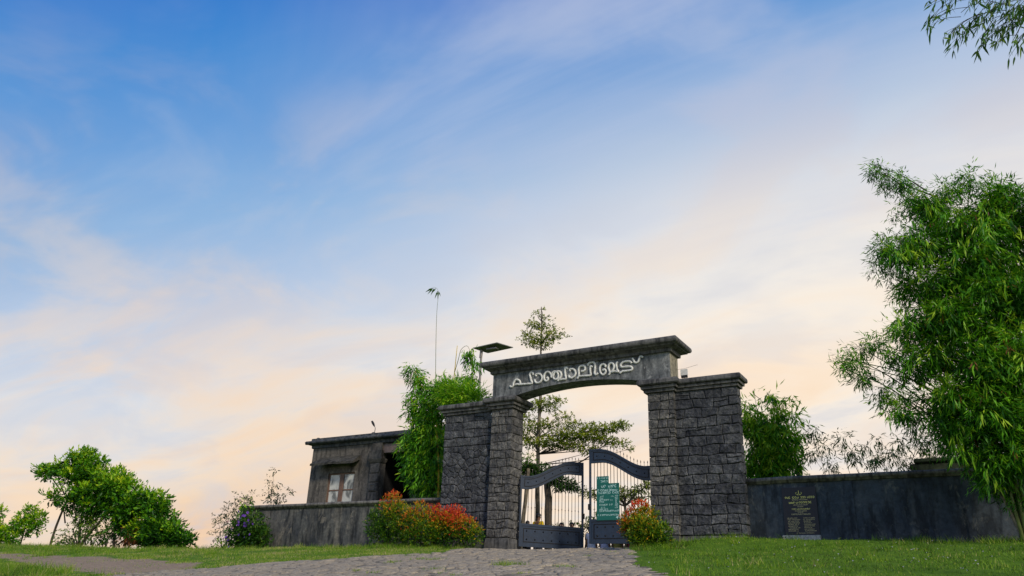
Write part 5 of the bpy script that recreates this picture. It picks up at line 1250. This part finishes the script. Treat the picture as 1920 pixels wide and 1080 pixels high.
# litter of pale fallen leaves on the right lawn
n_ = 150; px_ = np.concatenate([r.uniform(6.2, 16, 100), r.uniform(11, 16, 50)]); py_ = r.uniform(-8.5, -.2, n_); a = r.uniform(0, 6.28, n_); s_ = r.uniform(.012, .035, n_)
zz = gz(px_, py_) + .045
Vq = np.stack([np.stack([px_ + s_ * np.cos(a + q), py_ + s_ * np.sin(a + q), zz + (.02 if i % 2 else 0)], 1) for i, q in enumerate((0, 1.2, 3.1, 4.4))], 1)
ll = np_mesh('fallen_leaves', Vq.reshape(-1, 3), np.arange(n_ * 4).reshape(-1, 4), M_LITTER); tag(ll, 'pale fallen leaves scattered over the right lawn', 'leaves', kind='stuff')
# rubble at the foot of the right wall
rr_ = random.Random(31); ords = ['leftmost', 'second from the left', 'third from the left', 'fourth from the left', 'middle one', 'fourth from the right', 'third from the right', 'second from the right', 'rightmost']
for i in range(9):
    x = 11.6 + i * .33 + rr_.uniform(-.08, .08); y = .33 + rr_.uniform(-.06, .06); s_ = rr_.uniform(.07, .14)
    mb = MB(); mb.sphere((0, 0, 0), s_, 8, 5, (1.4, .9, .7)); mb.v = [tuple(c * rr_.uniform(.88, 1.12) for c in v) for v in mb.v]
    o = mb.build('field_stone', M_STONE_P); o.location = (x, y, g1(x, y) + s_ * .35); tag(o, 'grey field stone at the foot of the right wall, ' + ords[i] + '', 'stone', 'field stones along the right wall')

# ------------------------------------------------------------------ people behind the gate
def cloth(name, c): return plain(name, c, 0.85, var=0.15)
M_SKIN = plain('brown skin', (0.22, 0.115, 0.07), 0.55, var=0.08)
M_HAIR = plain('black hair', (0.012, 0.010, 0.010), 0.5)
def skin_mesh(name, m, V_, E_, R_, root, parent, sub=2):
    me = D.meshes.new(name); me.from_pydata(V_, E_, []); me.materials.append(m)
    o = link(D.objects.new(name, me), parent)
    o.modifiers.new('skin', 'SKIN').use_smooth_shade = True
    sv = me.skin_vertices[0].data
    for i, rd in enumerate(R_): sv[i].radius = rd if isinstance(rd, tuple) else (rd, rd)
    sv[root].use_root = True
    s = o.modifiers.new('sub', 'SUBSURF'); s.levels = sub; s.render_levels = sub
    return o
def person(x, y, face, label, top, low, skirt=False, hgt=1.62, armpose=0):
    t_ = thing('person', label, 'person', (x, y, g1(x, y)), face, 'visitors standing behind the gate')
    k = hgt / 1.7
    J = dict(pel=(0, 0, .93), sp=(0, 0, 1.15), ch=(0, .0, 1.32), nk=(0, 0, 1.46), hb=(0, -.01, 1.53), hm=(0, -.02, 1.60), ht=(0, -.01, 1.67),
             shl=(.17, 0, 1.40), ell=(.22, .02, 1.13), wrl=(.22, -.06 - armpose, .88 + armpose), hal=(.22, -.09 - armpose, .80 + armpose), shr=(-.17, 0, 1.40), elr=(-.22, .02, 1.13), wrr=(-.22, -.06, .88), har=(-.22, -.09, .80),
             hpl=(.09, 0, .88), knl=(.10, -.02, .48), anl=(.10, .01, .09), tol=(.11, -.15, .03), hpr=(-.09, 0, .88), knr=(-.10, -.01, .48), anr=(-.10, .02, .09), tor=(-.11, -.14, .03))
    R_ = dict(pel=(.14, .10), sp=(.12, .09), ch=(.15, .10), nk=.05, hb=(.062, .07), hm=(.075, .09), ht=(.05, .06), shl=.055, ell=.04, wrl=.028, hal=(.035, .015), shr=.055, elr=.04, wrr=.028, har=(.035, .015),
              hpl=.085, knl=.058, anl=.038, tol=(.035, .025), hpr=.085, knr=.058, anr=.038, tor=(.035, .025))
    names = list(J); idx = {n_: i for i, n_ in enumerate(names)}
    Ed = [('pel', 'sp'), ('sp', 'ch'), ('ch', 'nk'), ('nk', 'hb'), ('hb', 'hm'), ('hm', 'ht'), ('ch', 'shl'), ('shl', 'ell'), ('ell', 'wrl'), ('wrl', 'hal'), ('ch', 'shr'), ('shr', 'elr'), ('elr', 'wrr'), ('wrr', 'har'),
          ('pel', 'hpl'), ('hpl', 'knl'), ('knl', 'anl'), ('anl', 'tol'), ('pel', 'hpr'), ('hpr', 'knr'), ('knr', 'anr'), ('anr', 'tor')]
    V_ = [tuple(c * k for c in J[n_]) for n_ in names]; E_ = [(idx[a], idx[b]) for a, b in Ed]
    for side, sx in (('hal', 1), ('har', -1)):                      # five separate fingers on each hand
        bx_, by_, bz = V_[idx[side]]
        for q in range(5):
            b = len(V_); sp_ = (q - 2) * .016
            l_ = (.045, .065, .07, .065, .05)[q]
            V_ += [(bx_ + sx * -.004, by_ + sp_, bz - .03), (bx_ - sx * .012, by_ + sp_ * 1.3 - (.02 if q == 0 else 0), bz - .03 - l_)]
            E_ += [(idx[side], b), (b, b + 1)]
    RR = [R_[n_] for n_ in names] + [.009] * (len(V_) - len(names))
    skin_mesh('body', M_SKIN, V_, E_, RR, 0, t_)
    # shirt with short sleeves
    N_ = ['pel', 'sp', 'ch', 'shl', 'shr']; V2 = [tuple(c * k for c in J[n_]) for n_ in N_] + [(.205 * k, .01 * k, 1.22 * k), (-.205 * k, .01 * k, 1.22 * k)]
    skin_mesh('shirt', cloth('shirt cloth', top), V2, [(0, 1), (1, 2), (2, 3), (2, 4), (3, 5), (4, 6)], [(.17, .13), (.15, .12), (.18, .13), .075, .075, .062, .062], 0, t_)
    if skirt:
        mb = MB(); prof = [(.17, 1.18), (.175, 1.0), (.20, .85), (.21, .6), (.235, .3), (.27, .06)]; n_ = 28; vs = []; fs = []
        for rad_, z in prof:
            for j in range(n_):
                a = 2 * math.pi * j / n_; q = rad_ * (1 + (.07 * math.sin(a * 7) if z < .8 else 0)); vs.append((q * math.cos(a) * k, q * .8 * math.sin(a) * k, z * k))
        for i in range(len(prof) - 1):
            for j in range(n_): fs.append((i * n_ + j, (i + 1) * n_ + j, (i + 1) * n_ + (j + 1) % n_, i * n_ + (j + 1) % n_))
        mb.add(vs, fs); mb.build('skirt', cloth('skirt cloth', low), t_, True)
    else:
        N_ = ['pel', 'hpl', 'knl', 'hpr', 'knr']; V3 = [tuple(c * k for c in J[n_]) for n_ in N_] + [(.10 * k, .01 * k, .13 * k), (-.10 * k, .02 * k, .13 * k)]
        skin_mesh('trousers', cloth('trouser cloth', low), V3, [(0, 1), (1, 2), (0, 3), (3, 4), (2, 5), (4, 6)], [(.16, .12), .11, .085, .11, .085, .075, .075], 0, t_)
    mb = MB(); cz = 1.625 * k; vs = []; fs = []; n_, m_ = 14, 7
    for i in range(m_ + 1):
        th = i / m_ * 1.9
        for j in range(n_):
            a = 2 * math.pi * j / n_; back = .5 + .5 * math.sin(a); th2 = th * (.55 + .45 * back)
            vs.append((.092 * k * math.sin(th2) * math.cos(a), -.012 + .107 * k * math.sin(th2) * math.sin(a), cz - .02 + .105 * k * math.cos(th2)))
    for i in range(m_):
        for j in range(n_): fs.append((i * n_ + j, (i + 1) * n_ + j, (i + 1) * n_ + (j + 1) % n_, i * n_ + (j + 1) % n_))
    mb.add(vs, fs); mb.build('hair', M_HAIR, t_, True)
    for sx in (-1, 1):
        mb = MB(); mb.sphere((sx * .03 * k, -.095 * k, 1.605 * k), .011, 8, 5); mb.build('eye', M_WHITE, t_, True)
        mb = MB(); mb.sphere((sx * .078 * k, -.01, 1.595 * k), .02, 8, 5, (.4, 1, 1.4)); mb.build('ear', M_SKIN, t_, True)
    mb = MB(); mb.tube([(0, -.095 * k, 1.61 * k), (0, -.118 * k, 1.58 * k), (0, -.10 * k, 1.565 * k)], [.006, .013, .008], 7); mb.build('nose', M_SKIN, t_, True)
    mb = MB(); mb.tube([(-.02, -.092 * k, 1.545 * k), (0, -.098 * k, 1.543 * k), (.02, -.092 * k, 1.545 * k)], .005, 6); mb.build('mouth', cloth('lips', (.25, .08, .07)), t_)
    return t_
person(-.28, 1.75, 2.8, 'dark haired person closest to the left pillar, seen through the bars', (.06, .06, .07), (.05, .05, .06), hgt=1.42)
person(-.05, 2.1, 2.9, 'person in a bright yellow shirt behind the left gate leaf', (.75, .52, .01), (.06, .07, .10), hgt=1.80)
person(.62, 2.55, .4, 'person in dark clothes looking over the middle of the left gate leaf', (.10, .05, .04), (.05, .05, .06), hgt=1.66)
person(1.02, 2.55, .2, 'person with black hair and navy shirt near the free end of the left leaf', (.03, .04, .08), (.05, .05, .06), hgt=1.66)
person(1.55, 2.9, -.3, 'person with dark hair just left of the gap between the gate leaves', (.05, .05, .05), (.08, .07, .06), hgt=1.66)
person(1.85, 2.35, 3.0, 'person in a white dress below the free end of the right leaf', (.72, .72, .8), (.72, .72, .8), True, hgt=1.42)
person(2.28, 2.45, 3.0, 'person in a pale lilac dress under the green board', (.55, .55, .72), (.55, .55, .72), True, hgt=1.42)
person(2.72, 2.5, 3.1, 'person in an olive skirt under the right gate leaf', (.32, .27, .06), (.32, .27, .06), True, hgt=1.40)
person(3.22, 2.5, 3.1, 'person in a maroon skirt beside the red topped shrub', (.22, .015, .05), (.22, .015, .05), True, hgt=1.40)
person(3.62, 2.6, 3.1, 'person in a white skirt half hidden by the red topped shrub', (.7, .68, .7), (.7, .68, .7), True, hgt=1.40)
